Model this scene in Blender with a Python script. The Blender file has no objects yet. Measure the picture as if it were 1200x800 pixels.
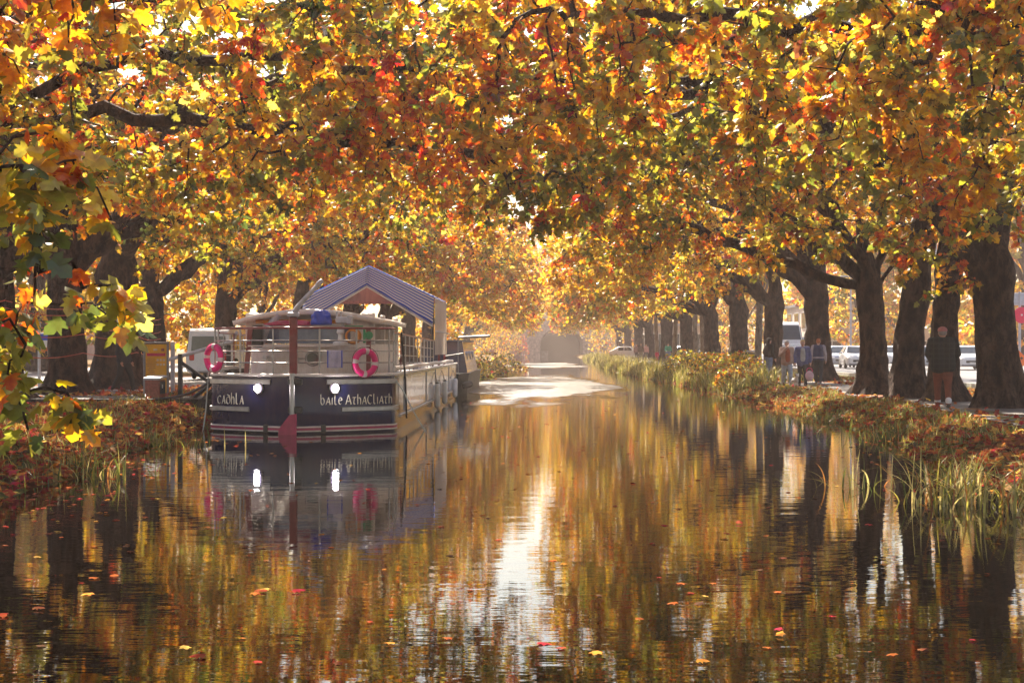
import bpy, math, random
import numpy as np
from mathutils import Vector, Matrix, noise as mnoise
R = math.radians
sc = bpy.context.scene
COL = sc.collection
F, VX, VY, EYE = 1800.0, 640.0, 407.0, 1.85

def at(px, py, Y):
    return Vector(((px - VX) * Y / F, Y, EYE - (py - VY) * Y / F))

# ------------------------------------------------------------------ materials
def nmat(name):
    m = bpy.data.materials.new(name); m.use_nodes = True
    nt = m.node_tree; nt.nodes.clear()
    out = nt.nodes.new('ShaderNodeOutputMaterial')
    return m, nt, out
def N(nt, typ, **kw):
    n = nt.nodes.new(typ)
    for k, v in kw.items():
        if k in n.inputs: n.inputs[k].default_value = v
        else: setattr(n, k, v)
    return n
def ramp(nt, fac, stops):
    r = nt.nodes.new('ShaderNodeValToRGB'); e = r.color_ramp.elements
    while len(e) < len(stops): e.new(0.5)
    for el, (p, c) in zip(e, stops): el.position = p; el.color = (*c, 1)
    nt.links.new(fac, r.inputs[0]); return r.outputs[0]
def simple(name, col, rough=0.5, metal=0.0, var=0.12, scale=6.0, bump=0.0, bscale=40.0, coat=0.0, spec=0.5):
    m, nt, out = nmat(name)
    p = N(nt, 'ShaderNodeBsdfPrincipled', Roughness=rough, Metallic=metal)
    p.inputs['Specular IOR Level'].default_value = spec
    p.inputs['Coat Weight'].default_value = coat
    tc = N(nt, 'ShaderNodeTexCoord')
    nz = N(nt, 'ShaderNodeTexNoise', Scale=scale, Detail=5.0)
    nt.links.new(tc.outputs['Object'], nz.inputs['Vector'])
    lo = [max(0, c * (1 - var * 2)) for c in col]; hi = [min(1, c * (1 + var)) for c in col]
    nt.links.new(ramp(nt, nz.outputs[0], [(0.3, lo), (0.65, hi)]), p.inputs['Base Color'])
    rr = N(nt, 'ShaderNodeMapRange'); rr.inputs['To Min'].default_value = max(0.02, rough - .12); rr.inputs['To Max'].default_value = min(1, rough + .12)
    nt.links.new(nz.outputs[0], rr.inputs[0]); nt.links.new(rr.outputs[0], p.inputs['Roughness'])
    if bump:
        n2 = N(nt, 'ShaderNodeTexNoise', Scale=bscale, Detail=4.0)
        nt.links.new(tc.outputs['Object'], n2.inputs['Vector'])
        b = N(nt, 'ShaderNodeBump', Strength=bump, Distance=0.02)
        nt.links.new(n2.outputs[0], b.inputs['Height']); nt.links.new(b.outputs[0], p.inputs['Normal'])
    nt.links.new(p.outputs[0], out.inputs[0])
    return m
def emit(name, col, st):
    m, nt, out = nmat(name)
    e = N(nt, 'ShaderNodeEmission', Strength=st); e.inputs[0].default_value = (*col, 1)
    nt.links.new(e.outputs[0], out.inputs[0]); return m
def leafmat(name, trans=0.55, gloss=0.06):
    m, nt, out = nmat(name)
    a = N(nt, 'ShaderNodeAttribute', attribute_name='leaf_col')
    d = N(nt, 'ShaderNodeBsdfDiffuse'); t = N(nt, 'ShaderNodeBsdfTranslucent')
    g = N(nt, 'ShaderNodeBsdfGlossy', Roughness=0.38)
    m1 = N(nt, 'ShaderNodeMixShader'); m1.inputs[0].default_value = trans
    m2 = N(nt, 'ShaderNodeMixShader'); m2.inputs[0].default_value = gloss
    tc = N(nt, 'ShaderNodeTexCoord'); nz = N(nt, 'ShaderNodeTexNoise', Scale=11.0, Detail=3.0); nt.links.new(tc.outputs['Object'], nz.inputs['Vector'])
    hs = N(nt, 'ShaderNodeHueSaturation'); mr = N(nt, 'ShaderNodeMapRange'); mr.inputs[1].default_value = .3; mr.inputs[2].default_value = .7; mr.inputs[3].default_value = .62; mr.inputs[4].default_value = 1.12
    mh_ = N(nt, 'ShaderNodeMapRange'); mh_.inputs[1].default_value = .3; mh_.inputs[2].default_value = .7; mh_.inputs[3].default_value = .475; mh_.inputs[4].default_value = .515
    nt.links.new(nz.outputs[0], mr.inputs[0]); nt.links.new(nz.outputs[0], mh_.inputs[0]); nt.links.new(mr.outputs[0], hs.inputs['Value']); nt.links.new(mh_.outputs[0], hs.inputs['Hue']); nt.links.new(a.outputs['Color'], hs.inputs['Color'])
    nt.links.new(hs.outputs[0], d.inputs[0]); nt.links.new(hs.outputs[0], t.inputs[0])
    nt.links.new(d.outputs[0], m1.inputs[1]); nt.links.new(t.outputs[0], m1.inputs[2])
    nt.links.new(m1.outputs[0], m2.inputs[1]); nt.links.new(g.outputs[0], m2.inputs[2])
    nt.links.new(m2.outputs[0], out.inputs[0]); return m
def barkmat(name, c1, c2, c3):
    m, nt, out = nmat(name)
    p = N(nt, 'ShaderNodeBsdfPrincipled', Roughness=0.9); p.inputs['Specular IOR Level'].default_value = .2
    tc = N(nt, 'ShaderNodeTexCoord'); mp = N(nt, 'ShaderNodeMapping'); mp.inputs['Scale'].default_value = (1, 1, .45)
    nt.links.new(tc.outputs['Object'], mp.inputs[0])
    v = N(nt, 'ShaderNodeTexVoronoi', Scale=7.0); nz = N(nt, 'ShaderNodeTexNoise', Scale=4.0, Detail=8.0, Roughness=.65)
    nt.links.new(mp.outputs[0], nz.inputs['Vector'])
    mx = N(nt, 'ShaderNodeMix', data_type='VECTOR'); mx.inputs[0].default_value = .25
    nt.links.new(mp.outputs[0], mx.inputs[4]); nt.links.new(nz.outputs['Color'], mx.inputs[5])
    nt.links.new(mx.outputs[1], v.inputs['Vector'])
    ad = N(nt, 'ShaderNodeMath', operation='ADD'); nt.links.new(nz.outputs[0], ad.inputs[0])
    ml = N(nt, 'ShaderNodeMath', operation='MULTIPLY'); ml.inputs[1].default_value = .5
    nt.links.new(v.outputs['Distance'], ml.inputs[0]); nt.links.new(ml.outputs[0], ad.inputs[1])
    ve = N(nt, 'ShaderNodeTexVoronoi', Scale=13.0, feature='DISTANCE_TO_EDGE'); nt.links.new(mx.outputs[1], ve.inputs['Vector'])
    vm = N(nt, 'ShaderNodeMapRange'); vm.inputs[1].default_value = 0; vm.inputs[2].default_value = .09; nt.links.new(ve.outputs['Distance'], vm.inputs[0])
    ad0 = ad; ad = N(nt, 'ShaderNodeMath', operation='MULTIPLY_ADD'); nt.links.new(vm.outputs[0], ad.inputs[0]); ad.inputs[1].default_value = .22; ad1 = N(nt, 'ShaderNodeMath', operation='SUBTRACT'); ad1.inputs[1].default_value = .17; nt.links.new(ad0.outputs[0], ad1.inputs[0]); nt.links.new(ad1.outputs[0], ad.inputs[2])
    nt.links.new(ramp(nt, ad.outputs[0], [(.45, c1), (.68, c2), (.95, c3)]), p.inputs['Base Color'])
    b = N(nt, 'ShaderNodeBump', Strength=1.0, Distance=.14); nt.links.new(ad.outputs[0], b.inputs['Height'])
    nt.links.new(b.outputs[0], p.inputs['Normal']); nt.links.new(p.outputs[0], out.inputs[0]); return m

M = {}
M['leaf'] = leafmat('plane_leaf', .62)
M['grassblade'] = leafmat('grass_blade', .45, .04)
M['litter'] = leafmat('fallen_leaf', .15, .0)
M['bark'] = barkmat('plane_bark', (.009, .004, .0035), (.032, .016, .012), (.10, .058, .042))
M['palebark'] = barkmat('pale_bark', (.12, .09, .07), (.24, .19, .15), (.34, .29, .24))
M['navy'] = simple('navy_gloss', (.007, .010, .045), .22, coat=.2, var=.08, spec=.4)
def worn(name, col, stain, rough, coat, amt):
    m, nt, out = nmat(name)
    p = N(nt, 'ShaderNodeBsdfPrincipled', Roughness=rough); p.inputs['Coat Weight'].default_value = coat
    tc = N(nt, 'ShaderNodeTexCoord'); mp = N(nt, 'ShaderNodeMapping'); mp.inputs['Scale'].default_value = (7, 7, .9)
    nt.links.new(tc.outputs['Object'], mp.inputs[0])
    n1 = N(nt, 'ShaderNodeTexNoise', Scale=1.0, Detail=8.0, Roughness=.7); nt.links.new(mp.outputs[0], n1.inputs['Vector'])
    n2 = N(nt, 'ShaderNodeTexNoise', Scale=5.0, Detail=8.0, Roughness=.7); nt.links.new(tc.outputs['Object'], n2.inputs['Vector'])
    ml = N(nt, 'ShaderNodeMath', operation='MULTIPLY'); nt.links.new(n1.outputs[0], ml.inputs[0]); nt.links.new(n2.outputs[0], ml.inputs[1])
    nt.links.new(ramp(nt, ml.outputs[0], [(.22, col), (.34, [a * (1 - amt * .4) + b * amt * .4 for a, b in zip(col, stain)]), (.46, [a * (1 - amt) + b * amt for a, b in zip(col, stain)])]), p.inputs['Base Color'])
    rr = N(nt, 'ShaderNodeMapRange'); rr.inputs[1].default_value = .3; rr.inputs[2].default_value = .7; rr.inputs[3].default_value = rough * .7; rr.inputs[4].default_value = min(1, rough * 1.8); nt.links.new(n2.outputs[0], rr.inputs[0]); nt.links.new(rr.outputs[0], p.inputs['Roughness'])
    b = N(nt, 'ShaderNodeBump', Strength=.25, Distance=.02); n3 = N(nt, 'ShaderNodeTexNoise', Scale=1.6, Detail=2.0); nt.links.new(tc.outputs['Object'], n3.inputs['Vector']); nt.links.new(n3.outputs[0], b.inputs['Height']); nt.links.new(b.outputs[0], p.inputs['Normal'])
    nt.links.new(p.outputs[0], out.inputs[0]); return m
M['navy'] = worn('navy_hull_paint', (.004, .008, .055), (.08, .065, .06), .12, .1, .4)
M['cream'] = worn('cream_worn_paint', (.80, .72, .66), (.42, .27, .17), .4, 0, .6)
M['cream0'] = simple('cream_paint', (.78, .70, .64), .38, var=.07, scale=3)
M['white'] = simple('white_paint', (.74, .72, .7), .4, var=.06)
M['hullside'] = simple('hull_side_pale', (.62, .62, .68), .14, coat=.5, var=.1, scale=2)  # pale blue-grey gloss of the flank panels
M['steel'] = simple('steel', (.42, .39, .38), .38, 1.0)
M['darkred'] = simple('dark_red_paint', (.22, .03, .035), .35)
M['crimson'] = simple('crimson_paint', (.42, .02, .09), .4)
M['pink'] = simple('lifebuoy_pink', (.85, .004, .20), .5, var=.05)
M['reflect'] = simple('lifebuoy_band', (.78, .6, .6), .4)
M['black'] = simple('black_paint', (.015, .015, .016), .4)
M['rubber'] = simple('rubber', (.02, .02, .02), .75)
M['glass'] = simple('dark_glass', (.03, .04, .05), .06, var=.1, spec=.8)
M['blueglass'] = simple('blue_grey_pane', (.16, .19, .30), .12, var=.1, spec=.8)
M['orange'] = simple('orange_cord', (.75, .28, .03), .6)
M['green'] = simple('green_plastic', (.03, .3, .12), .5)
M['bluetarp'] = simple('blue_tarp', (.02, .06, .5), .42, bump=.5, bscale=9)
M['towel'] = simple('lavender_towel', (.55, .5, .68), .95, bump=.3, bscale=120)
M['rope'] = simple('pale_rope', (.5, .52, .48), .9)
M['deckwood'] = simple('dark_deck_wood', (.035, .028, .026), .8, var=.3, scale=9)
M['brick'] = simple('brick_red', (.30, .10, .07), .85, var=.2, scale=14)
M['stone'] = simple('bridge_stone', (.38, .29, .25), .9, var=.25, scale=2.0, bump=.5, bscale=5)
M['stonedark'] = simple('vault_stone', (.16, .14, .13), .9, var=.3, scale=1.5, bump=.4, bscale=5)
M['concrete'] = simple('kerb_concrete', (.34, .32, .3), .9, var=.15)
M['yellow'] = simple('poster_yellow', (.8, .42, .015), .5, var=.04)
M['magenta'] = simple('poster_magenta', (.6, .02, .08), .5)
M['posterlite'] = simple('poster_light', (.75, .6, .45), .5)
M['grey'] = simple('grey_paint', (.25, .25, .27), .5)
M['lightgrey'] = simple('light_grey_paint', (.5, .5, .55), .45)
M['signred'] = simple('sign_red', (.8, .015, .09), .4, var=.03)
M['signorange'] = simple('sign_orange', (.9, .16, .01), .45, var=.03)
M['carwhite'] = simple('car_white', (.72, .72, .74), .2, coat=.6, var=.03)
M['carsilver'] = simple('car_silver', (.4, .43, .5), .25, .4, coat=.6, var=.03)
M['cardark'] = simple('car_dark', (.05, .06, .1), .2, coat=.8, var=.05)
M['lampglass'] = simple('lamp_glass', (.75, .75, .78), .12, spec=.8)
M['taillight'] = simple('tail_light', (.55, .02, .02), .2)
M['skin'] = simple('skin', (.55, .30, .22), .55, var=.05)
M['orangewire'] = simple('red_cord', (.55, .09, .05), .6)
M['gold'] = simple('lettering_cream', (.78, .72, .6), .5, var=.03)

def stripes_mat():
    m, nt, out = nmat('striped_awning')
    at_ = N(nt, 'ShaderNodeAttribute', attribute_name='stripe')
    w = N(nt, 'ShaderNodeMath', operation='FRACT'); nt.links.new(at_.outputs['Fac'], w.inputs[0])
    nz = N(nt, 'ShaderNodeTexNoise', Scale=5.0)
    c = ramp(nt, w.outputs[0], [(.0, (.05, .16, .62)), (.36, (.05, .16, .62)), (.42, (.85, .85, .88)), (.96, (.85, .85, .88))])
    d = N(nt, 'ShaderNodeBsdfDiffuse'); t = N(nt, 'ShaderNodeBsdfTranslucent'); mm = N(nt, 'ShaderNodeMixShader'); mm.inputs[0].default_value = .6
    nt.links.new(c, d.inputs[0]); nt.links.new(c, t.inputs[0]); nt.links.new(d.outputs[0], mm.inputs[1]); nt.links.new(t.outputs[0], mm.inputs[2])
    nt.links.new(mm.outputs[0], out.inputs[0]); return m
M['stripe'] = stripes_mat()
def sheet_mat(name, col, tr, alpha):
    m, nt, out = nmat(name)
    d = N(nt, 'ShaderNodeBsdfDiffuse'); t = N(nt, 'ShaderNodeBsdfTranslucent'); tp = N(nt, 'ShaderNodeBsdfTransparent')
    nz = N(nt, 'ShaderNodeTexNoise', Scale=3.0, Detail=4.0); mp = N(nt, 'ShaderNodeMapping'); mp.inputs['Scale'].default_value = (3, 3, .4)
    tc = N(nt, 'ShaderNodeTexCoord'); nt.links.new(tc.outputs['Object'], mp.inputs[0]); nt.links.new(mp.outputs[0], nz.inputs['Vector'])
    c = ramp(nt, nz.outputs[0], [(.3, [x * .7 for x in col]), (.7, col)])
    nt.links.new(c, d.inputs[0]); nt.links.new(c, t.inputs[0])
    m1 = N(nt, 'ShaderNodeMixShader'); m1.inputs[0].default_value = tr; m2 = N(nt, 'ShaderNodeMixShader'); m2.inputs[0].default_value = alpha
    nt.links.new(d.outputs[0], m1.inputs[1]); nt.links.new(t.outputs[0], m1.inputs[2])
    nt.links.new(tp.outputs[0], m2.inputs[1]); nt.links.new(m1.outputs[0], m2.inputs[2]); nt.links.new(m2.outputs[0], out.inputs[0]); return m
M['vinyl'] = sheet_mat('side_curtain_vinyl', (.66, .56, .44), .5, .88)
M['clear'] = sheet_mat('clear_vinyl', (.5, .4, .34), .5, .25)
M['brownfabric'] = sheet_mat('brown_fabric', (.36, .17, .13), .4, .97)

def plaid():
    m, nt, out = nmat('dark_green_plaid')
    p = N(nt, 'ShaderNodeBsdfPrincipled', Roughness=.9)
    tc = N(nt, 'ShaderNodeTexCoord'); sp = N(nt, 'ShaderNodeSeparateXYZ'); nt.links.new(tc.outputs['Object'], sp.inputs[0])
    outs = []
    for ax in (0, 2):
        a = N(nt, 'ShaderNodeMath', operation='MULTIPLY'); a.inputs[1].default_value = 9.0; nt.links.new(sp.outputs[ax], a.inputs[0])
        f = N(nt, 'ShaderNodeMath', operation='FRACT'); nt.links.new(a.outputs[0], f.inputs[0])
        g = N(nt, 'ShaderNodeMath', operation='GREATER_THAN'); g.inputs[1].default_value = .85; nt.links.new(f.outputs[0], g.inputs[0]); outs.append(g.outputs[0])
    mx = N(nt, 'ShaderNodeMath', operation='MAXIMUM'); nt.links.new(outs[0], mx.inputs[0]); nt.links.new(outs[1], mx.inputs[1])
    nt.links.new(ramp(nt, mx.outputs[0], [(0, (.014, .018, .02)), (1, (.032, .036, .034))]), p.inputs['Base Color'])
    nt.links.new(p.outputs[0], out.inputs[0]); return m
M['plaid'] = plaid()

# ------------------------------------------------------------------ mesh helpers
class MB:
    def __init__(s): s.v = []; s.f = []
    def add(s, verts, faces):
        o = len(s.v); s.v.extend([tuple(p) for p in verts]); s.f.extend([tuple(i + o for i in f) for f in faces]); return s
    def box(s, c, d, rz=0, b=0.0, tilt=None):
        x, y, z = d[0] / 2, d[1] / 2, d[2] / 2
        if b <= 0:
            vs = [(-x, -y, -z), (x, -y, -z), (x, y, -z), (-x, y, -z), (-x, -y, z), (x, -y, z), (x, y, z), (-x, y, z)]
            fs = [(0, 3, 2, 1), (4, 5, 6, 7), (0, 1, 5, 4), (1, 2, 6, 5), (2, 3, 7, 6), (3, 0, 4, 7)]
        else:
            b = min(b, x * .9, y * .9, z * .9)
            vs = []; fs = []
            for zz, ins in ((-z, b), (-z + b, 0), (z - b, 0), (z, b)):
                xx, yy = x - ins, y - ins
                k = b * .7
                vs += [(-xx + k, -yy, zz), (xx - k, -yy, zz), (xx, -yy + k, zz), (xx, yy - k, zz), (xx - k, yy, zz), (-xx + k, yy, zz), (-xx, yy - k, zz), (-xx, -yy + k, zz)]
            fs.append(tuple(range(7, -1, -1))); fs.append(tuple(range(24, 32)))
            for l in range(3):
                for i in range(8): fs.append((l * 8 + i, l * 8 + (i + 1) % 8, l * 8 + 8 + (i + 1) % 8, l * 8 + 8 + i))
        mt = Matrix.Rotation(rz, 3, 'Z')
        if tilt: mt = mt @ Matrix.Rotation(tilt[0], 3, 'X') @ Matrix.Rotation(tilt[1], 3, 'Y')
        c = Vector(c)
        return s.add([c + mt @ Vector(p) for p in vs], fs)
    def tube(s, pts, r, n=8, caps=True, closed=False):
        pts = [Vector(p) for p in pts]; m = len(pts)
        rs = r if hasattr(r, '__len__') else [r] * m
        vs = []; prev = None
        for i, p in enumerate(pts):
            a = pts[(i - 1) % m] if (closed or i > 0) else p
            b = pts[(i + 1) % m] if (closed or i < m - 1) else p
            t = (b - a).normalized() if (b - a).length > 1e-9 else Vector((0, 0, 1))
            if prev is None:
                u = t.cross(Vector((0, 0, 1)))
                if u.length < .1: u = t.cross(Vector((1, 0, 0)))
            else: u = prev - t * prev.dot(t)
            u.normalize(); prev = u; w = t.cross(u)
            for k in range(n):
                q = 2 * math.pi * k / n
                vs.append(p + (u * math.cos(q) + w * math.sin(q)) * rs[i])
        fs = []
        for i in range(m if closed else m - 1):
            j = (i + 1) % m
            for k in range(n): fs.append((i * n + k, i * n + (k + 1) % n, j * n + (k + 1) % n, j * n + k))
        if caps and not closed:
            fs.append(tuple(range(n - 1, -1, -1))); fs.append(tuple((m - 1) * n + k for k in range(n)))
        return s.add(vs, fs)
    def capsule(s, p0, r0, p1, r1, n=12):
        p0 = Vector(p0); p1 = Vector(p1); t = p1 - p0
        if t.length < 1e-6: t = Vector((0, 0, 1e-3))
        d = t.normalized(); pts = []; rs = []
        for a in (0.08, .35, .7, 1.1): pts.append(p0 - d * r0 * math.cos(a)); rs.append(r0 * math.sin(a))
        pts.append(p0); rs.append(r0); pts.append(p1); rs.append(r1)
        for a in (1.1, .7, .35, 0.08): pts.append(p1 + d * r1 * math.cos(a)); rs.append(r1 * math.sin(a))
        return s.tube(pts, rs, n)
    def ell(s, c, r, n=16, m=10):
        c = Vector(c); vs = []; fs = []
        for i in range(m + 1):
            th = math.pi * (i + .02) / (m + .04)
            for k in range(n):
                q = 2 * math.pi * k / n
                vs.append(c + Vector((r[0] * math.sin(th) * math.cos(q), r[1] * math.sin(th) * math.sin(q), r[2] * math.cos(th))))
        for i in range(m):
            for k in range(n): fs.append((i * n + k, (i + 1) * n + k, (i + 1) * n + (k + 1) % n, i * n + (k + 1) % n))
        fs.append(tuple(range(n))); fs.append(tuple(m * n + k for k in range(n - 1, -1, -1)))
        return s.add(vs, fs)
    def lathe(s, prof, c=(0, 0, 0), n=20):
        vs = []; fs = []; c = Vector(c)
        for r, z in prof:
            for k in range(n):
                q = 2 * math.pi * k / n; vs.append(c + Vector((r * math.cos(q), r * math.sin(q), z)))
        for i in range(len(prof) - 1):
            for k in range(n): fs.append((i * n + k, i * n + (k + 1) % n, (i + 1) * n + (k + 1) % n, (i + 1) * n + k))
        fs.append(tuple(range(n - 1, -1, -1))); fs.append(tuple((len(prof) - 1) * n + k for k in range(n)))
        return s.add(vs, fs)
    def prism(s, poly, ext):       # poly: 3D points, ext: extrusion vector
        n = len(poly); e = Vector(ext); a = [Vector(p) for p in poly]
        fs = [tuple(range(n - 1, -1, -1)), tuple(range(n, 2 * n))] + [(i, (i + 1) % n, n + (i + 1) % n, n + i) for i in range(n)]
        return s.add(a + [p + e for p in a], fs)
    def torus(s, c, R_, r, axis=(0, 1, 0), n=28, m=10, a0=0, a1=2 * math.pi):
        ax = Vector(axis).normalized(); u = ax.orthogonal().normalized(); w = ax.cross(u); c = Vector(c)
        full = abs(a1 - a0 - 2 * math.pi) < 1e-6
        k = n if full else n + 1
        pts = [c + (u * math.cos(a0 + (a1 - a0) * i / n) + w * math.sin(a0 + (a1 - a0) * i / n)) * R_ for i in range(k)]
        return s.tube(pts, r, m, closed=full)
    def build(s, name, mat, parent=None, smooth=True, loc=None):
        me = bpy.data.meshes.new(name); me.from_pydata(s.v, [], s.f)
        return link(name, me, mat, parent, smooth)
def link(name, me, mat, parent=None, smooth=True):
    if mat is not None: me.materials.append(M[mat] if isinstance(mat, str) else mat)
    me.polygons.foreach_set('use_smooth', np.full(len(me.polygons), smooth, dtype=bool))
    if smooth:
        try: me.set_sharp_from_angle(angle=R(38))
        except Exception: pass
    me.update()
    o = bpy.data.objects.new(name, me); COL.objects.link(o)
    if parent: o.parent = parent
    return o
def tag(o, label=None, cat=None, group=None, kind=None):
    if label: o['label'] = label
    if cat: o['category'] = cat
    if group: o['group'] = group
    if kind: o['kind'] = kind
    return o
def thing(name, label, cat, loc=(0, 0, 0), rz=0, group=None):
    o = bpy.data.objects.new(name, None); COL.objects.link(o); o.empty_display_size = .2
    o.location = loc; o.rotation_euler = (0, 0, rz); return tag(o, label, cat, group)
def kids(o): return [c for c in bpy.data.objects if c.parent == o]
def copy_tree(o, parent=None, table=None):
    if table is None:
        table = {}
        for c in bpy.data.objects:
            if c.parent: table.setdefault(c.parent.name, []).append(c)
    c = o.copy(); COL.objects.link(c)
    if parent: c.parent = parent
    for ch in table.get(o.name, []): copy_tree(ch, c, table)
    return c
def arrays(name, V, Fa, mat, parent=None, col=None, smooth=False, attr='leaf_col'):
    """V (n,3), Fa (m,k) constant size faces"""
    me = bpy.data.meshes.new(name); n, (m, k) = len(V), Fa.shape
    me.vertices.add(n); me.vertices.foreach_set('co', np.ascontiguousarray(V, dtype=np.float32).ravel())
    me.loops.add(m * k); me.loops.foreach_set('vertex_index', np.ascontiguousarray(Fa, dtype=np.int32).ravel())
    me.polygons.add(m); me.polygons.foreach_set('loop_start', np.arange(0, m * k, k, dtype=np.int32))
    me.update(calc_edges=True)
    if col is not None:
        a = me.attributes.new(attr, 'FLOAT_COLOR', 'POINT')
        c4 = np.ones((n, 4), dtype=np.float32); c4[:, :3] = col; a.data.foreach_set('color', c4.ravel())
    me.materials.append(M[mat]); me.polygons.foreach_set('use_smooth', np.full(m, smooth, dtype=bool)); me.update()
    o = bpy.data.objects.new(name, me); COL.objects.link(o)
    if parent: o.parent = parent
    return o

# ------------------------------------------------------------------ terrain
EL = np.array([(-40, -6), (0, -6.0), (10, -6.2), (16, -6.4), (20, -6.6), (26, -7.3), (34, -7.9), (60, -7.8), (100, -6.5), (150, -6.2), (190, -5.8), (500, -5.8)])
ER = np.array([(-40, 6), (0, 6), (10, 6), (15, 6.0), (20, 6.2), (28, 6.8), (36, 7.2), (54, 7.2), (80, 6.5), (112, 5.2), (135, 5.2), (180, 6.0), (500, 6.0)])
def eL(y): return np.interp(y, EL[:, 0], EL[:, 1]) + .18 * np.sin(y * .9) + .1 * np.sin(y * 2.3 + 1)
def eR(y): return np.interp(y, ER[:, 0], ER[:, 1]) + .16 * np.sin(y * .8 + 2) + .1 * np.sin(y * 2.1)
def prof(d):   # height against distance outside the water's edge
    return np.interp(d, [-2, -.7, 0, .3, .8, 1.3, 1.8, 2.4], [-1.1, -.7, .0, .16, .36, .46, .5, .5])
def gz(x, y):
    dl = eL(y) - x; dr = x - eR(y); d = np.maximum(dl, dr)
    z = prof(d)
    w = np.clip(d / .5, 0, 1) * np.clip((2.6 - d) / 1.2, 0, 1)
    return z + w * .07 * np.sin(x * 3.1 + y * 1.7) * np.sin(y * 2.3 - x)
def gzf(x, y): return float(gz(np.float64(x), np.float64(y)))

DD = np.array([420, 250, 150, 90, 60, 40, 28, 20, 14, 10, 8, 6, 5, 4, 3.2, 2.6, 2.2, 1.8, 1.5, 1.2, .95, .7, .5, .3, .15, 0, -.25, -.7, -1.5])
ys = np.concatenate([np.arange(-30, 4, 2), np.arange(4, 62, .4), np.arange(62, 150, 1.2), np.arange(150, 260, 5), np.arange(260, 620, 25)])
L = eL(ys)[:, None] - DD[None, :]; Rr = eR(ys)[:, None] + DD[None, ::-1]
X = np.concatenate([L, Rr], 1); Y = np.repeat(ys[:, None], X.shape[1], 1); Z = gz(X, Y)
V = np.stack([X, Y, Z], -1).reshape(-1, 3); nr, nc = X.shape
ii = np.arange((nr - 1) * nc).reshape(nr - 1, nc)[:, :-1]
FQ = np.stack([ii, ii + 1, ii + nc + 1, ii + nc], -1).reshape(-1, 4)
def ground_mat():
    m, nt, out = nmat('bank_ground')
    p = N(nt, 'ShaderNodeBsdfPrincipled', Roughness=.95); p.inputs['Specular IOR Level'].default_value = .15
    tc = N(nt, 'ShaderNodeTexCoord')
    n1 = N(nt, 'ShaderNodeTexNoise', Scale=.35, Detail=6.0); nt.links.new(tc.outputs['Object'], n1.inputs['Vector'])
    n2 = N(nt, 'ShaderNodeTexNoise', Scale=9.0, Detail=6.0); nt.links.new(tc.outputs['Object'], n2.inputs['Vector'])
    v = N(nt, 'ShaderNodeTexVoronoi', Scale=7.0); nt.links.new(tc.outputs['Object'], v.inputs['Vector'])
    sp = N(nt, 'ShaderNodeSeparateColor'); nt.links.new(v.outputs['Color'], sp.inputs[0])
    leafc = ramp(nt, sp.outputs[0], [(0, (.10, .03, .015)), (.35, (.24, .06, .02)), (.6, (.34, .12, .025)), (.8, (.15, .07, .03)), (1, (.42, .22, .04))])
    grass = ramp(nt, n2.outputs[0], [(.3, (.05, .05, .015)), (.55, (.12, .12, .025)), (.75, (.20, .17, .04))])
    mx = N(nt, 'ShaderNodeMix', data_type='RGBA')
    f = N(nt, 'ShaderNodeMapRange'); f.inputs[1].default_value = .42; f.inputs[2].default_value = .56; nt.links.new(n1.outputs[0], f.inputs[0])
    nt.links.new(f.outputs[0], mx.inputs[0]); nt.links.new(leafc, mx.inputs[6]); nt.links.new(grass, mx.inputs[7])
    nt.links.new(mx.outputs[2], p.inputs['Base Color'])
    b = N(nt, 'ShaderNodeBump', Strength=.8, Distance=.05); nt.links.new(n2.outputs[0], b.inputs['Height']); nt.links.new(b.outputs[0], p.inputs['Normal'])
    nt.links.new(p.outputs[0], out.inputs[0]); return m
M['ground'] = ground_mat()
tag(arrays('ground', V, FQ, 'ground', smooth=True), kind='structure')

def asphalt(name, col, leafy):
    m, nt, out = nmat(name)
    p = N(nt, 'ShaderNodeBsdfPrincipled', Roughness=.75)
    tc = N(nt, 'ShaderNodeTexCoord')
    n1 = N(nt, 'ShaderNodeTexNoise', Scale=60.0, Detail=3.0); nt.links.new(tc.outputs['Object'], n1.inputs['Vector'])
    n2 = N(nt, 'ShaderNodeTexNoise', Scale=.7, Detail=5.0); nt.links.new(tc.outputs['Object'], n2.inputs['Vector'])
    ad = N(nt, 'ShaderNodeMath', operation='ADD'); nt.links.new(n1.outputs[0], ad.inputs[0]); nt.links.new(n2.outputs[0], ad.inputs[1])
    c = ramp(nt, ad.outputs[0], [(.7, [x * .7 for x in col]), (1.3, [x * 1.35 for x in col])])
    nt.links.new(c, p.inputs['Base Color']); b = N(nt, 'ShaderNodeBump', Strength=.4, Distance=.01)
    nt.links.new(n1.outputs[0], b.inputs['Height']); nt.links.new(b.outputs[0], p.inputs['Normal'])
    nt.links.new(p.outputs[0], out.inputs[0]); return m
M['asphalt'] = asphalt('road_asphalt', (.10, .10, .115), 0)
M['pathmat'] = asphalt('path_asphalt', (.10, .085, .075), 0)
def strip(name, xa, xb, y0, y1, dz, mat, n=80):
    yy = np.linspace(y0, y1, n); a = np.array([xa(y) for y in yy]); b = np.array([xb(y) for y in yy])
    k = 5; t = np.linspace(0, 1, k); XX = a[:, None] * (1 - t) + b[:, None] * t; YY = np.repeat(yy[:, None], k, 1)
    ZZ = np.full_like(XX, .5 + dz) if dz is not None else gz(XX, YY)
    Vv = np.stack([XX, YY, ZZ], -1).reshape(-1, 3); i = np.arange((n - 1) * k).reshape(n - 1, k)[:, :-1]
    return tag(arrays(name, Vv, np.stack([i, i + 1, i + k + 1, i + k], -1).reshape(-1, 4), mat), kind='structure')
pl = lambda y: max(eR(y) + 1.5, 7.9 + .25 * math.sin(y * .35)) if y < 60 else eR(y) + 2.9
pr = lambda y: pl(y) + 2.3 + .12 * math.sin(y * .9)
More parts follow.
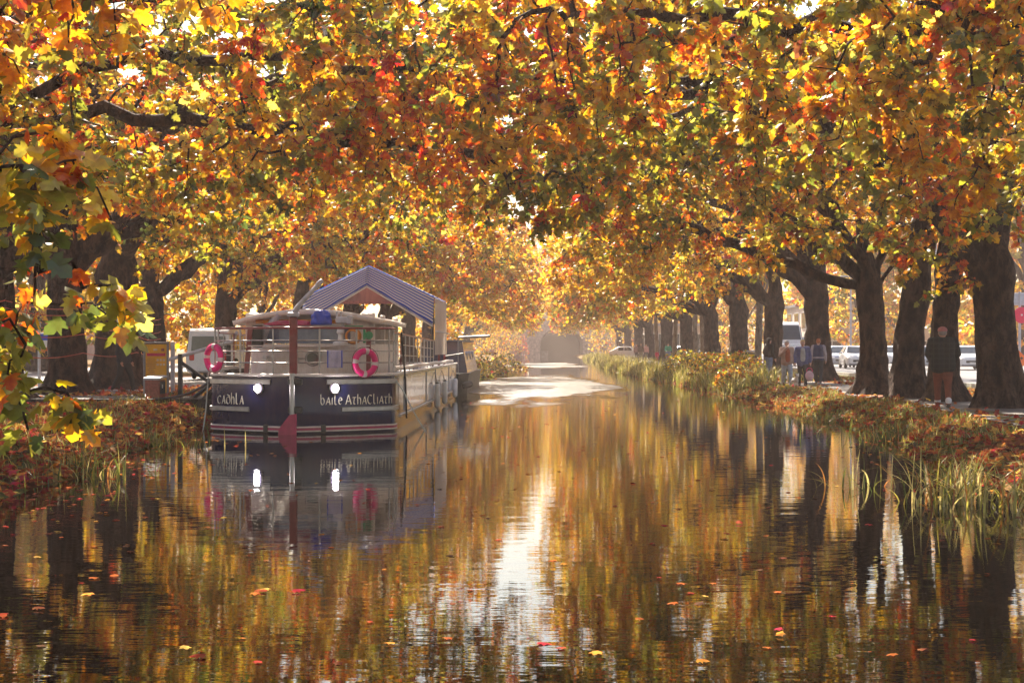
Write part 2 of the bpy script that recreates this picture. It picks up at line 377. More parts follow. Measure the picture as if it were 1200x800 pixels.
strip('towpath', pl, pr, 2, 215, .006, 'pathmat', 160)
strip('road', lambda y: 14.6, lambda y: 36, -5, 400, .005, 'asphalt', 60)
strip('bank_path', lambda y: -10.6, lambda y: -17.5, 20, 70, .006, 'pathmat', 40)
strip('bank_road', lambda y: -30, lambda y: -20, 20, 300, .005, 'asphalt', 40)
b = MB()
b.box((14.45, 190, .53), (.28, 400, .22)); b.box((36.2, 190, .53), (.3, 400, .22))
tag(b.build('kerb', 'concrete', smooth=False), kind='structure')
# verge and far pavement, worn white road markings
b = MB()
for y in np.arange(10, 240, 9): b.box((20.5, y, .511), (.12, 4, .004)); b.box((29.5, y + 2, .511), (.12, 4, .004))
for y in (46, 48.5, 84): b.box((25, y, .512), (18, .5, .004))
tag(b.build('road_marking', 'white', smooth=False), kind='structure')
strip('pavement', lambda y: 36.4, lambda y: 41, -5, 400, .08, 'concrete', 30)

# ------------------------------------------------------------------ water
def water_mat():
    m, nt, out = nmat('canal_water')
    p = N(nt, 'ShaderNodeBsdfPrincipled', Roughness=.02, IOR=1.5)
    p.inputs['Base Color'].default_value = (.002, .0014, .0007, 1)
    tc = N(nt, 'ShaderNodeTexCoord')
    def nz(scale, vec, det=3.0):
        mp = N(nt, 'ShaderNodeMapping'); mp.inputs['Scale'].default_value = vec
        nt.links.new(tc.outputs['Object'], mp.inputs[0])
        n = N(nt, 'ShaderNodeTexNoise', Scale=scale, Detail=det); nt.links.new(mp.outputs[0], n.inputs['Vector']); return n.outputs[0]
    # wind-ruffled patches by place on the water
    sp = N(nt, 'ShaderNodeSeparateXYZ'); nt.links.new(tc.outputs['Object'], sp.inputs[0])
    bg0 = nz(.35, (1, .22, 1), 6.0); bgm = N(nt, 'ShaderNodeMapRange'); bgm.inputs[1].default_value = .3; bgm.inputs[2].default_value = .7; bgm.inputs[3].default_value = -.35; bgm.inputs[4].default_value = 1.0; nt.links.new(bg0, bgm.inputs[0]); big = bgm.outputs[0]
    def gauss(cx, wx, cy, wy):
        outs = []
        for ax, c, w in ((0, cx, wx), (1, cy, wy)):
            a = N(nt, 'ShaderNodeMath', operation='SUBTRACT'); a.inputs[1].default_value = c; nt.links.new(sp.outputs[ax], a.inputs[0])
            d = N(nt, 'ShaderNodeMath', operation='DIVIDE'); d.inputs[1].default_value = w; nt.links.new(a.outputs[0], d.inputs[0])
            q = N(nt, 'ShaderNodeMath', operation='MULTIPLY'); nt.links.new(d.outputs[0], q.inputs[0]); nt.links.new(d.outputs[0], q.inputs[1]); outs.append(q.outputs[0])
        s = N(nt, 'ShaderNodeMath', operation='ADD'); nt.links.new(outs[0], s.inputs[0]); nt.links.new(outs[1], s.inputs[1])
        o = N(nt, 'ShaderNodeMath', operation='SUBTRACT'); o.inputs[0].default_value = 1; nt.links.new(s.outputs[0], o.inputs[1]); return o.outputs[0]
    g = N(nt, 'ShaderNodeMath', operation='MAXIMUM'); nt.links.new(gauss(-.9, 4.9, 76, 27), g.inputs[0]); nt.links.new(gauss(.0, 4.5, 160, 28), g.inputs[1])
    ad = N(nt, 'ShaderNodeMath', operation='ADD'); nt.links.new(g.outputs[0], ad.inputs[0]); nt.links.new(big, ad.inputs[1])
    mk = N(nt, 'ShaderNodeMapRange'); mk.inputs[1].default_value = .42; mk.inputs[2].default_value = .85; nt.links.new(ad.outputs[0], mk.inputs[0])
    rr = N(nt, 'ShaderNodeMapRange'); rr.inputs[3].default_value = .012; rr.inputs[4].default_value = .36; nt.links.new(mk.outputs[0], rr.inputs[0])
    nt.links.new(rr.outputs[0], p.inputs['Roughness'])
    a = nz(1.0, (.9, 2.6, 1), 3.0); c = nz(1.0, (4, 16, 1), 2.0)
    m1 = N(nt, 'ShaderNodeMath', operation='MULTIPLY'); m1.inputs[1].default_value = .14; nt.links.new(c, m1.inputs[0])
    s = N(nt, 'ShaderNodeMath', operation='ADD'); nt.links.new(a, s.inputs[0]); nt.links.new(m1.outputs[0], s.inputs[1])
    st = N(nt, 'ShaderNodeMapRange'); st.inputs[3].default_value = .022; st.inputs[4].default_value = 1.0; nt.links.new(mk.outputs[0], st.inputs[0])
    b = N(nt, 'ShaderNodeBump', Distance=.12); nt.links.new(s.outputs[0], b.inputs['Height']); nt.links.new(st.outputs[0], b.inputs['Strength'])
    nt.links.new(b.outputs[0], p.inputs['Normal']); nt.links.new(p.outputs[0], out.inputs[0]); return m
M['water'] = water_mat()
b = MB(); b.add([(-9.5, -25, 0), (9.5, -25, 0), (9.5, 420, 0), (-9.5, 420, 0)], [(0, 1, 2, 3)])
tag(b.build('canal_water', 'water', smooth=False), kind='structure')

# ------------------------------------------------------------------ foliage
def leaf_template(detail):
    if detail == 2:   # lobed plane leaf, fan of triangles round a centre
        o = [(0, 0), (.20, -.08), (.50, .10), (.30, .26), (.56, .52), (.26, .50), (.30, .70), (0, 1.0)]
    elif detail == 1:
        o = [(0, 0), (.36, .02), (.30, .3), (.5, .5), (.2, .62), (0, 1.0)]
    else:
        o = [(0, 0), (.42, .3), (0, 1.0)]
    out = o + [(-x, y) for x, y in o[-2:0:-1]]
    P = np.array([(0, .36)] + out) ; n = len(out)
    z = -.28 * np.abs(P[:, 0]) ** 1.3 - .22 * (P[:, 1] - .2) ** 2
    T = np.column_stack([P[:, 0], P[:, 1] - .0, z])
    Fc = np.array([(0, 1 + i, 1 + (i + 1) % n) for i in range(n)])
    return T, Fc
TPL = {d: leaf_template(d) for d in (0, 1, 2)}
def leaf_arrays(P, A, Nn, S, C, detail):
    T, Fc = TPL[detail]; n = len(P)
    A = A / np.linalg.norm(A, axis=1, keepdims=True)
    Nn = Nn - A * np.sum(A * Nn, 1, keepdims=True); Nn /= np.linalg.norm(Nn, axis=1, keepdims=True) + 1e-9
    B = np.cross(A, Nn)
    Vv = P[:, None, :] + S[:, None, None] * (T[None, :, 0:1] * B[:, None, :] + T[None, :, 1:2] * A[:, None, :] + T[None, :, 2:3] * Nn[:, None, :])
    k = len(T); Ff = (Fc[None] + (np.arange(n) * k)[:, None, None]).reshape(-1, 3)
    return Vv.reshape(-1, 3), Ff, np.repeat(C, k, 0)
PAL = np.array([(.86, .52, .012), (.86, .37, .010), (.84, .17, .008), (.54, .045, .012), (.27, .29, .03), (.46, .42, .035), (.11, .15, .03), (.90, .70, .10), (.22, .08, .03)])
#               0 yellow        1 gold          2 orange         3 red              4 green          5 olive          6 dark green     7 pale yellow    8 brown
def pick(rng, w, n):
    w = np.array(w, float); return rng.choice(len(w), n, p=w / w.sum())

def tube_np(P, r, n):
    m = len(P); T = np.gradient(P, axis=0) if m > 1 else np.array([[0, 0, 1.]])
    T /= np.linalg.norm(T, axis=1, keepdims=True) + 1e-9
    ref = np.array([.31, .17, .93]) if abs(T[0, 2]) < .9 else np.array([1., .1, 0])
    U = np.cross(T, ref); U /= np.linalg.norm(U, axis=1, keepdims=True) + 1e-9
    W = np.cross(T, U); q = 2 * np.pi * np.arange(n) / n
    Vv = P[:, None] + r[:, None, None] * (np.cos(q)[None, :, None] * U[:, None] + np.sin(q)[None, :, None] * W[:, None])
    i = np.arange(m - 1)[:, None] * n; k = np.arange(n)[None]; k2 = (k + 1) % n
    Ff = np.stack([i + k, i + k2, i + n + k2, i + n + k], -1).reshape(-1, 4)
    return Vv.reshape(-1, 3), Ff

class Tree:
    """trunk + limbs grown towards target points scattered through the crown; origin = foot of trunk"""
    def __init__(s, name, label, seed, ells, ntw, zlow, trunk_r=.6, trunk_h=3.6, lean=(0, 0), limbs=None, per=12, size=.19,
                 pal=(4, 3, 2, .6, 2, 3, 1, 0, 0), detail=2, bark='bark', loc=(0, 0, 0), rz=0, group=None, nlimb=5, droop=.5, keep=None, limb_f=.55, cat='tree', twig_r=.008, flare=1.7, kind='plane_tree'):
        rng = np.random.default_rng(seed); s.rng = rng
        root = thing(kind, label, cat, loc, rz, group); s.root = root
        # trunk
        nz = 24; t = np.linspace(0, 1, nz); ns = 36
        cx = lean[0] * t ** 1.4 + .06 * np.sin(t * 5 + seed); cy = lean[1] * t ** 1.4 + .06 * np.cos(t * 4 + seed)
        z = t * (trunk_h + 1.7) - .12; tp = np.clip((z - trunk_h + .5) / 2.0, 0, 1)
        rad = trunk_r * (1 - .66 * tp ** 1.1) * (1 - .15 * t + (flare - 1) * np.exp(-z / .42) + .10 * np.exp(-((z - trunk_h + .2) / .6) ** 2))
        q = 2 * np.pi * np.arange(ns) / ns; ph = rng.uniform(0, 6, 6)
        lob = 1 + (.13 * np.exp(-z / .8)[:, None] + .035) * (np.cos(5 * q + ph[0])[None] + .7 * np.cos(3 * q + ph[1])[None]) + .03 * np.sin(7 * q[None] + 6 * t[:, None] + ph[2]) + .05 * np.sin(2 * q[None] + 5 * t[:, None] + ph[3])
        Vv = np.stack([cx[:, None] + rad[:, None] * lob * np.cos(q), cy[:, None] + rad[:, None] * lob * np.sin(q), np.repeat(z[:, None], ns, 1)], -1)
        Vv += rng.normal(0, .012, Vv.shape)
        for a_ in range(nz):
            for b_ in range(ns):
                p = Vector(Vv[a_, b_]); g_ = mnoise.noise(p * 1.3 + Vector((seed * 7.1, 0, 0))) * .2 + mnoise.noise(p * 3.4 + Vector((seed, 0, 0))) * .1
                Vv[a_, b_, :2] += (Vv[a_, b_, :2] - np.array([cx[a_], cy[a_]])) * g_
        i = np.arange(nz - 1)[:, None] * ns; k = np.arange(ns)[None]; k2 = (k + 1) % ns
        FF = np.stack([i + k, i + k2, i + ns + k2, i + ns + k], -1).reshape(-1, 4)
        V2 = np.concatenate([Vv.reshape(-1, 3), [[cx[-1], cy[-1], trunk_h + 1.7]]])
        top = (nz - 1) * ns; cap = np.stack([top + np.arange(ns), top + (np.arange(ns) + 1) % ns, np.full(ns, len(V2) - 1), np.full(ns, len(V2) - 1)], -1)
        me_f = [tuple(f) for f in FF] + [tuple(c[:3]) for c in cap]
        me = bpy.data.meshes.new('trunk'); me.from_pydata([tuple(p) for p in V2], [], me_f); link('trunk', me, bark, root)
        ic = int(np.argmin(abs(z - trunk_h))); crot = np.array([cx[ic], cy[ic], trunk_h - .25])
        # limbs
        ec = np.array([e[0] for e in ells], float); er = np.array([e[1] for e in ells], float); ew = np.array([e[2] if len(e) > 2 else 1 for e in ells], float)
        if limbs is None:
            limbs = []
            for j in range(nlimb):
                big = [q_ for q_ in range(len(ells)) if ew[q_] >= .5]; e = big[j % len(big)]; tgt = ec[e] + er[e] * rng.uniform(-.45, .45, 3)
                if j >= len(ells):
                    a = 2 * np.pi * (j + rng.uniform(-.2, .2)) / nlimb; tgt = ec[e] + er[e] * np.array([.5 * np.cos(a), .5 * np.sin(a), rng.uniform(-.2, .5)])
                st = crot + np.array([0, 0, rng.uniform(-.5, .2)]); d = tgt - st
                mid = st + d * .45 + np.array([0, 0, .12 * np.linalg.norm(d)]) + rng.normal(0, .2, 3)
                limbs.append([st, st + (mid - st) * .4 + np.array([0, 0, .15]), mid, tgt])
        pos = []; par = []; lid = []; chains = []
        for j, lb in enumerate(limbs):
            lb = np.array(lb, float); seg = np.linalg.norm(np.diff(lb, axis=0), axis=1); cum = np.concatenate([[0], np.cumsum(seg)])
            n = max(4, int(cum[-1] / .45)); u = np.linspace(0, cum[-1], n)
            pts = np.stack([np.interp(u, cum, lb[:, a]) for a in range(3)], 1)
            if n > 4: pts[1:-1] = (pts[:-2] + 2 * pts[1:-1] + pts[2:]) / 4
            pts[1:] += rng.normal(0, .07, (n - 1, 3))
            base = len(pos); ch = []
            for q_, p in enumerate(pts): pos.append(p); par.append(base + q_ - 1 if q_ else -1); lid.append(j); ch.append(base + q_)
            chains.append((ch, False))
        # targets
        T_ = []
        off = rng.uniform(-50, 50, 3)
        tries = 0
        while len(T_) < ntw and tries < ntw * 40:
            tries += 1
            e = rng.choice(len(ells), p=ew / ew.sum()); v = rng.normal(0, 1, 3); v /= np.linalg.norm(v)
            p = ec[e] + er[e] * v * rng.uniform(.15, 1) ** .45
            if p[2] < zlow(p): continue
            if mnoise.noise(Vector(p * .55 + off)) < -.14: continue
            if keep is not None and not keep(p): continue
            T_.append(p)
        T_ = np.array(T_); arr = np.zeros((len(pos) + len(T_) * 12, 3)); n = len(pos); arr[:n] = pos
        par = par + [0] * (len(arr) - n); lid = lid + [0] * (len(arr) - n); par = np.array(par); lid = np.array(lid)
        d0 = np.array([np.min(np.sum((arr[:n] - p) ** 2, 1)) for p in T_]); order = np.argsort(d0)
        twigs = []
        for idx in order:
            p = T_[idx]; dd = np.sum((arr[:n] - p) ** 2, 1); k0 = int(np.argmin(dd)); d = math.sqrt(dd[k0])
            m = min(10, max(3, int(d / .35))); a = arr[k0]; u = np.linspace(0, 1, m + 1)[1:, None]
            pts = a + (p - a) * u + np.array([0, 0, 1.]) * (u * (1 - u)) * d * .35 + rng.normal(0, .035, (m, 3)) * math.sqrt(max(d, .3))
            pts[-1] = p + np.array([0, 0, -droop * .25])
            ch = [k0]
            for q_ in range(m): arr[n] = pts[q_]; par[n] = ch[-1]; lid[n] = lid[k0]; ch.append(n); n += 1
            chains.append((ch, True)); twigs.append(ch)
        cnt = np.zeros(n); 
        for ch in twigs: cnt[ch[-1]] += 1
        for i_ in range(n - 1, -1, -1):
            if par[i_] >= 0: cnt[par[i_]] += cnt[i_]
        rmax = trunk_r * limb_f; ex = math.log(rmax / twig_r) / math.log(max(cnt.max(), 3))
        rr = twig_r * np.maximum(cnt, 1) ** ex
        per_l = {}
        for ch, tw in chains:
            P = arr[ch]; r = rr[ch].copy()
            if tw: r[0] = min(r[0], r[1] * 1.15)
            ns_ = 9 if r.max() > .12 else (6 if r.max() > .04 else 3)
            v_, f_ = tube_np(P, r, ns_); L_ = per_l.setdefault(lid[ch[-1]], [[], [], 0]); L_[0].append(v_); L_[1].append(f_ + L_[2]); L_[2] += len(v_)
        for j, (vs, fs, _) in sorted(per_l.items()): arrays('limb', np.concatenate(vs), np.concatenate(fs), bark, root, smooth=True)
        # leaves along twig ends
        Pl, base_c = [], []
        pal = np.array(pal, float); GRP = (np.array([1, 1.4, .5, .15, .3, .6, .1, 1.5, .2]), np.array([.5, 1.3, 2.2, 2.0, .2, .4, .1, .3, 1.4]), np.array([.55, .4, .35, .3, 2.4, 2.2, 2.6, .3, .3]))
        twc = np.zeros(len(twigs), int); tg = np.zeros(len(twigs), int)
        for ti, ch in enumerate(twigs):
            q_ = mnoise.noise(Vector(arr[ch[-1]] * .42 + off)) + .35 * rng.normal() * .45
            tg[ti] = 1 if q_ > .2 else (2 if q_ < -.12 else 0); twc[ti] = pick(rng, pal * GRP[tg[ti]], 1)[0]
        for ti, ch in enumerate(twigs):
            P = arr[ch]; k_ = max(1, int(len(P) * .35)); P = P[-max(2, len(P) - k_):]
            kk = rng.poisson(per)
            u = rng.uniform(0, 1, kk) ** .7 * (len(P) - 1); i0 = np.minimum(u.astype(int), len(P) - 2); fr = (u - i0)[:, None]
            Pl.append(P[i0] * (1 - fr) + P[i0 + 1] * fr); base_c.append(np.where(rng.random(kk) < .45, pick(rng, pal * GRP[tg[ti]], kk), twc[ti]))
        Pl = np.concatenate(Pl); bc = np.concatenate(base_c); n_ = len(Pl)
        A = rng.normal(0, 1, (n_, 3)); A[:, 2] = A[:, 2] * .5 - .75; A /= np.linalg.norm(A, axis=1, keepdims=True)
        Pl = Pl + A * rng.uniform(.03, .16, (n_, 1)) * (size / .19) + rng.normal(0, .05, (n_, 3)) * (size / .19)
        Nn = rng.normal(0, .75, (n_, 3)); Nn[:, 2] += .9
        S = size * rng.uniform(.6, 1.25, n_)
        own = rng.random(n_) < .12; ci = np.where(own, pick(rng, pal, n_), bc)
        C = PAL[ci] * rng.uniform(.75, 1.2, (n_, 1)) * rng.uniform(.92, 1.08, (n_, 3))
        v_, f_, c_ = leaf_arrays(Pl, A, Nn, S, C, detail)
        arrays('crown', v_, f_, 'leaf', root, np.clip(c_, 0, .95))
        s.n = n_

def lowz(zs, amp=.8):
    return lambda p: zs + amp * math.sin(p[0] * 1.3 + p[1] * .9) * .6
def ragged(lim):
    def f(p):
        e = 1.1 * mnoise.noise(Vector((p[1] * .45 + lim, p[2] * .6, 3.7))) + .5 * mnoise.noise(Vector((p[1] * 1.5, p[2] * 1.7, lim)))
        return p[0] > lim - .35 + e if lim < 0 else p[0] < lim + .35 + e
    return f
RIGHTPAL = (4.8, 2.6, 1.3, .4, 3.2, 4.2, 1.0, 1.4, .2)
LEFTPAL = (5.2, 2.6, 1.7, .5, 2.4, 3.0, 1.0, 1.3, .3)
REDPAL = (4.6, 2.8, 1.8, .7, 2.4, 3.4, 1.0, 1.2, .3)
YELPAL = (6.0, 2.6, .45, .1, .8, 2.0, .1, 3.6, .0)
trees = []
def T(*a, **k): trees.append(Tree(*a, **k))

# right bank: crowns are written relative to the foot of each trunk
T('n0', 'boughs of large green and gold leaves filling the upper right corner', 1,
  [((-4, -1, 5.2), (5, 5, 2.6), 2), ((-1, 1, 6.5), (5.5, 6, 3.2), 1.5), ((-7.5, 1, 6.0), (3.8, 5, 2.2), 1.1), ((-11, 2, 5.6), (2.2, 4, 1.8), .55)], 1600, lambda p: 3.0 + .12 * max(0, -p[0] - 2) + .5 * math.sin(p[0] * 1.4 + p[1]), .45, 3.2, limbs=None, per=26, size=.133, pal=RIGHTPAL, loc=(11.3, 20.5, .5), limb_f=.3, nlimb=7)
T('r1', 'stout dark plane trunk nearest the right edge, just left of the orange sign', 2,
  [((-3, -1, 5.6), (5.5, 4.5, 3.2), 2), ((1, 0, 8), (5.5, 5, 4), 1.5), ((-8, -1, 7.2), (3.6, 4.5, 3.2), 1.2)], 1450, lambda p: 2.6 + .22 * max(0, -p[0] - 1) + .5 * math.sin(p[0] * 1.2 + p[1]), .47, 3.5, limbs=None, per=26, size=.133, pal=RIGHTPAL, lean=(-.25, 0), keep=ragged(-10.2), loc=(10.15, 34.5, .5), nlimb=6, flare=1.45)
T('r2', 'plane trunk directly behind the man in rust trousers', 3,
  [((1, 0, 7), (4, 3.5, 3.2))], 300, lambda p: 4.0, .36, 4.2, per=22, size=.148, pal=RIGHTPAL, lean=(.35, 0), loc=(10.0, 38.6, .5), nlimb=4)
T('r3', 'thick plane trunk pressed against the forked tree, its right-hand neighbour', 4,
  [((1, 1, 7.5), (4.5, 4, 3.5))], 330, lambda p: 4.0, .38, 3.9, per=22, size=.148, pal=RIGHTPAL, lean=(.45, .2), loc=(9.75, 41.2, .5), nlimb=4)
T('r4', 'forked plane tree whose bare limbs rise left over the towpath and water', 5,
  [((-5, 0, 7.5), (5, 5.5, 3.8), 2.2), ((-1, 1, 9), (5, 5, 4), 1.2), ((-8, 0, 6.4), (3, 5, 2.8), 1.3)], 1450, lambda p: 3.3 + .5 * math.sin(p[0] * 1.2 + p[1]), .38, 3.4,
  limbs=[[(0, 0, 3.0), (-.5, -.2, 4.0), (-1.4, -.4, 5.2), (-2.4, -.6, 7.4), (-3.2, -.6, 9.6)], [(0, 0, 3.2), (-1.2, 0, 3.9), (-3.0, -.3, 5.3), (-5.2, -.8, 6.8), (-7.8, -1, 7.6)],
         [(0, 0, 3.2), (.3, .2, 5), (-.4, .6, 7.5), (-.9, 1, 10.5)], [(0, 0, 3.0), (1.2, .2, 5), (2.4, .5, 7.2), (3.5, .6, 9)], [(0, 0, 2.9), (-1.5, .6, 3.5), (-3.8, 1.2, 4.3), (-6.2, 1.8, 5.3)], [(0, 0, 3.1), (-.9, 1.4, 5), (-2.4, 3.2, 7.2)]],
  per=22, size=.148, pal=RIGHTPAL, lean=(-.45, 0), keep=ragged(-9.2), loc=(9.5, 44.2, .5))
# left bank
T('l0', 'nearest boughs with big yellow, green and orange leaves hanging at the left edge', 11,
  [((5.0, -.4, 5.0), (3.2, 3.6, 2.0), 1.5), ((7.3, -1.0, 5.2), (3.2, 5, 1.5), 1.2), ((3, 0, 6), (4, 4.5, 2.4), .8), ((8.5, -2.1, 1.85), (.8, 1.2, 1.3), .17)], 800, lambda p: (.95 if p[0] < 9.5 and p[1] < -1.0 else 3.2) , .42, 3.4, per=17, size=.14, pal=LEFTPAL, loc=(-12, 12, .45), limb_f=.26, nlimb=6)
T('l1', 'arching boughs of orange and green leaves over the barge from upper left', 12,
  [((6.5, 0, 6.0), (5, 6, 2.8), 2), ((2, 0, 6.5), (5.5, 6, 3), 1.2), ((11, 1, 6.2), (3.4, 6, 2.4), 1.0), ((12.8, 2, 5.4), (2.6, 5, 2.0), .9)], 1900, lambda p: 2.8 + .08 * max(0, p[0] - 3) + .5 * math.sin(p[0] * 1.1 + p[1]), .48, 3.6, per=26, size=.133, pal=REDPAL, loc=(-13.2, 25, .5), limb_f=.26, nlimb=8)
T('l2', 'dark plane trunk at the far left edge behind the hanging leaves', 13,
  [((3.5, 0, 7.2), (5.5, 5, 3.2), 1.6), ((0, 0, 7), (4.5, 4.5, 3.4), 1), ((9.8, 0, 7.4), (3.8, 5, 3.2), 1.3)], 1200, lambda p: 3.7 + .1 * max(0, p[0] - 4) + .4 * math.sin(p[0] + p[1]), .5, 3.8, per=22, size=.148, pal=REDPAL, keep=ragged(12.9), loc=(-13.5, 37.5, .5), nlimb=6)
T('l3', 'plane trunk wound with red cords, second from the left edge', 14,
  [((4, 1, 7.5), (5.5, 4.5, 3.2), 1.6), ((0, 0, 7.5), (4, 4, 3.4), .8), ((10.5, 1, 7.4), (3.8, 4.5, 3.2), 1.4)], 1150, lambda p: 4.0 + .4 * math.sin(p[0] + p[1]), .5, 4.0, per=19, size=.165, pal=REDPAL, keep=ragged(13.2), loc=(-13.8, 44.2, .5), nlimb=6, detail=1)
T('l4', 'broad plane trunk directly behind the dark-clothed walker on the left bank', 15,
  [((1, 0, 6.8), (4.5, 4, 3.4), 1)], 480, lambda p: 3.3, .7, 4.2, per=12, size=.22, pal=LEFTPAL, loc=(-14.1, 50.5, .5), nlimb=5, detail=1)

# mid-distance trees: two patterns, then copies with their own place and turn (crown reaches towards local -X)
mid_a = Tree('mid_a', 'x', 21, [((-5, 0, 8), (6, 5.5, 4.2), 2), ((0, 0, 9), (5, 5, 4.4), 1), ((-9, 0, 6.8), (3.6, 5, 3.4), 1.4)], 1150, lambda p: 2.8 + .7 * math.sin(p[0] * 1.1 + p[1]), .48, 4.0, per=18, size=.21, pal=YELPAL, keep=ragged(-10.9), detail=1, group='plane trees along the canal banks', nlimb=6, loc=(11, 62, .5))
mid_b = Tree('mid_b', 'x', 22, [((-4.5, 0, 7.6), (6, 5.5, 4), 2), ((1, 0, 9), (5, 5, 4.4), 1), ((-8.8, 1, 7), (3.6, 5, 3.4), 1.4)], 1150, lambda p: 2.6 + .7 * math.sin(p[0] * 1.3 + p[1]), .46, 3.8, per=18, size=.21, pal=(5, 3.0, .9, .25, 1.0, 2.2, .2, 2.8, .1), keep=ragged(-10.85), detail=1, group='plane trees along the canal banks', nlimb=6, loc=(11.3, 76, .5))
far_a = Tree('far_a', 'x', 31, [((-4.5, 0, 8.2), (6, 6, 4.6), 2), ((1, 0, 9), (5, 5, 4.6), 1), ((-9, 0, 7), (3.4, 5, 3.6), 1.4)], 760, lambda p: 2.8 + .6 * math.sin(p[0] * 1.1 + p[1]), .6, 4.0, per=13, size=.34, pal=YELPAL, keep=ragged(-10.85), detail=0, group='plane trees along the canal banks', nlimb=5, loc=(11.6, 93, .5))
far_b = Tree('far_b', 'x', 32, [((-4.5, 0, 8), (6.2, 6, 4.6), 2), ((1, 0, 9), (5, 5, 4.6), 1), ((-9, 0, 6.6), (3.6, 5, 3.4), 1.4)], 760, lambda p: 2.5 + .6 * math.sin(p[0] * 1.1 + p[1]), .55, 3.8, per=13, size=.34, pal=(5.4, 3.0, .7, .2, .8, 2, .1, 3.4, .1), keep=ragged(-10.85), detail=0, group='plane trees along the canal banks', nlimb=5, loc=(11.6, 108, .5))
mid_a.root['label'] = 'plane trunk rising directly behind the woman in the blue cardigan'
mid_b.root['label'] = 'plane trunk beside the dark-haired walker, left of the beige jacket'
far_a.root['label'] = 'hazy plane tree on the towpath just right of the litter bin'
far_b.root['label'] = 'hazy yellow plane tree left of the litter bin on the right bank'
spots = [(mid_b, -16.2, 63, 180, 'plane trunk rising behind the gangway handrail'),
         (mid_a, -14.9, 71, 200, 'reddish plane trunk directly above the left lifebuoy of the barge'),
         (mid_b, -13.0, 82, 170, 'slimmer trunk seen just above the cream wheelhouse roof'),
         (mid_a, -12.2, 95, 185, 'golden tree rising behind the striped awning of the barge'),
         (far_b, -11.6, 110, 180, 'golden tree just right of the barge awning on the left bank'),
         (far_a, -11.4, 128, 195, 'orange and gold tree above the dark moored narrowboat'),
         (far_b, -11.5, 148, 165, 'hazy tree over the pale bushes of the left bank'),
         (far_a, -11.5, 172, 180, 'hazy greenish tree just left of the bridge arch'),
         (far_b, 11.5, 126, 5, 'plane tree beside the pushchair walkers on the right bank'),
         (far_a, 11.4, 146, -12, 'hazy plane tree behind the three distant walkers'),
         (far_b, 11.4, 170, 10, 'pale gold tree over the right bank close to the bridge'),
         (far_a, 11.6, 194, 0, 'pale gold tree over the right bank, second nearest the bridge'),
         (far_b, 11.8, 222, 8, 'farthest pale tree of the right bank, beside the bridge'), (far_a, 12.0, 252, -8, 'gold crown overhanging the right end of the bridge'),
         (far_a, -11.8, 200, 188, 'hazy gold tree above the left end of the bridge wall'), (far_b, -12, 232, 176, 'farthest gold tree of the left bank, by the red creeper')]
for src, x, y, rz, lb in spots:
    c = copy_tree(src.root); c.location = (x, y, .5); c.rotation_euler = (0, 0, R(rz)); c['label'] = lb
# bright background trees beyond the left-hand road and round the far end
bg = Tree('bg', 'x', 41, [((0, 0, 4.6), (4.4, 4.4, 4.2), 1.6), ((0, 0, 8), (3.8, 3.8, 3.4), 1)], 560, lambda p: .9, .3, 2.4, per=14, size=.3, pal=YELPAL, detail=0, group='yellow trees beyond the left road', nlimb=6, loc=(-22, 84, .5), kind='tree')
bg.root.scale = (1.25,) * 3; bg.root['label'] = 'bright yellow tree glimpsed between the gangway trunk and the reddish trunk'
for x, y, rz, s_, lb in [(-29, 88, 40, 1.5, 'bright yellow tree between the info board and the gangway trunk'), (-37, 92, 90, 1.6, 'yellow tree glimpsed left of the info board between broad trunks'), (-18.6, 100, 150, 1.0, 'bright yellow tree just right of the reddish trunk'),
                      (-46, 96, 20, 1.7, 'yellow tree beyond the two leftmost trunks'), (-19.5, 128, 200, 1.05, 'yellow tree filling the gap above the wheelhouse roof'),
                      (-26, 118, 260, 1.6, 'taller yellow tree behind the reddish trunk'), (-42, 125, 310, 1.9, 'distant yellow tree far beyond the left bank road')]:
    c = copy_tree(bg.root); c.location = (x, y, .5); c.rotation_euler = (0, 0, R(rz)); c.scale = (s_, s_, s_); c['label'] = lb
for x, y, rz, s_ in [(-17, 330, 0, 1.6), (-8, 345, 70, 1.8), (-1, 360, 160, 1.5), (16, 335, 240, 1.7), (9.5, 355, 300, 1.8), (24, 340, 30, 1.8), (-26, 345, 110, 1.8), (-14, 285, 30, 1.2), (16, 286, 100, 1.3), (4, 372, 20, 2.2), (-4, 378, 200, 2.4)]:
    c = copy_tree(bg.root); c.location = (x, y, 2); c.rotation_euler = (0, 0, R(rz)); c.scale = (s_, s_, s_); c['label'] = 'peach-gold hazy tree closing the view around the bridge'; c['group'] = 'hazy trees around the bridge'
for x, y, rz, s_, lb in [(32, 152, 10, 1.7, 'peach tree in front of the pale building across the road'), (24, 190, 80, 1.2, 'hazy tree down the road beyond the parked cars'), (46, 128, 60, 1.2, 'tree beyond the road between the forked tree and cars'), (43.5, 152, 200, 1.9, 'tall tree behind the cars, above the pale building'), (38, 205, 130, 2.3, 'hazy tree far down the road above the white car'), (27, 235, 20, 2.2, 'hazy tree at the end of the road behind slim trunks'), (40.5, 129, 300, 2.2, 'big tree behind the glass office corner across the road'), (55, 140, 100, 1.5, 'tree behind the paired trunks far across the road')]:
    c = copy_tree(bg.root); c.location = (x, y, .5); c.rotation_euler = (0, 0, R(rz)); c.scale = (s_, s_, s_); c['label'] = lb; c['group'] = 'trees beyond the right road'
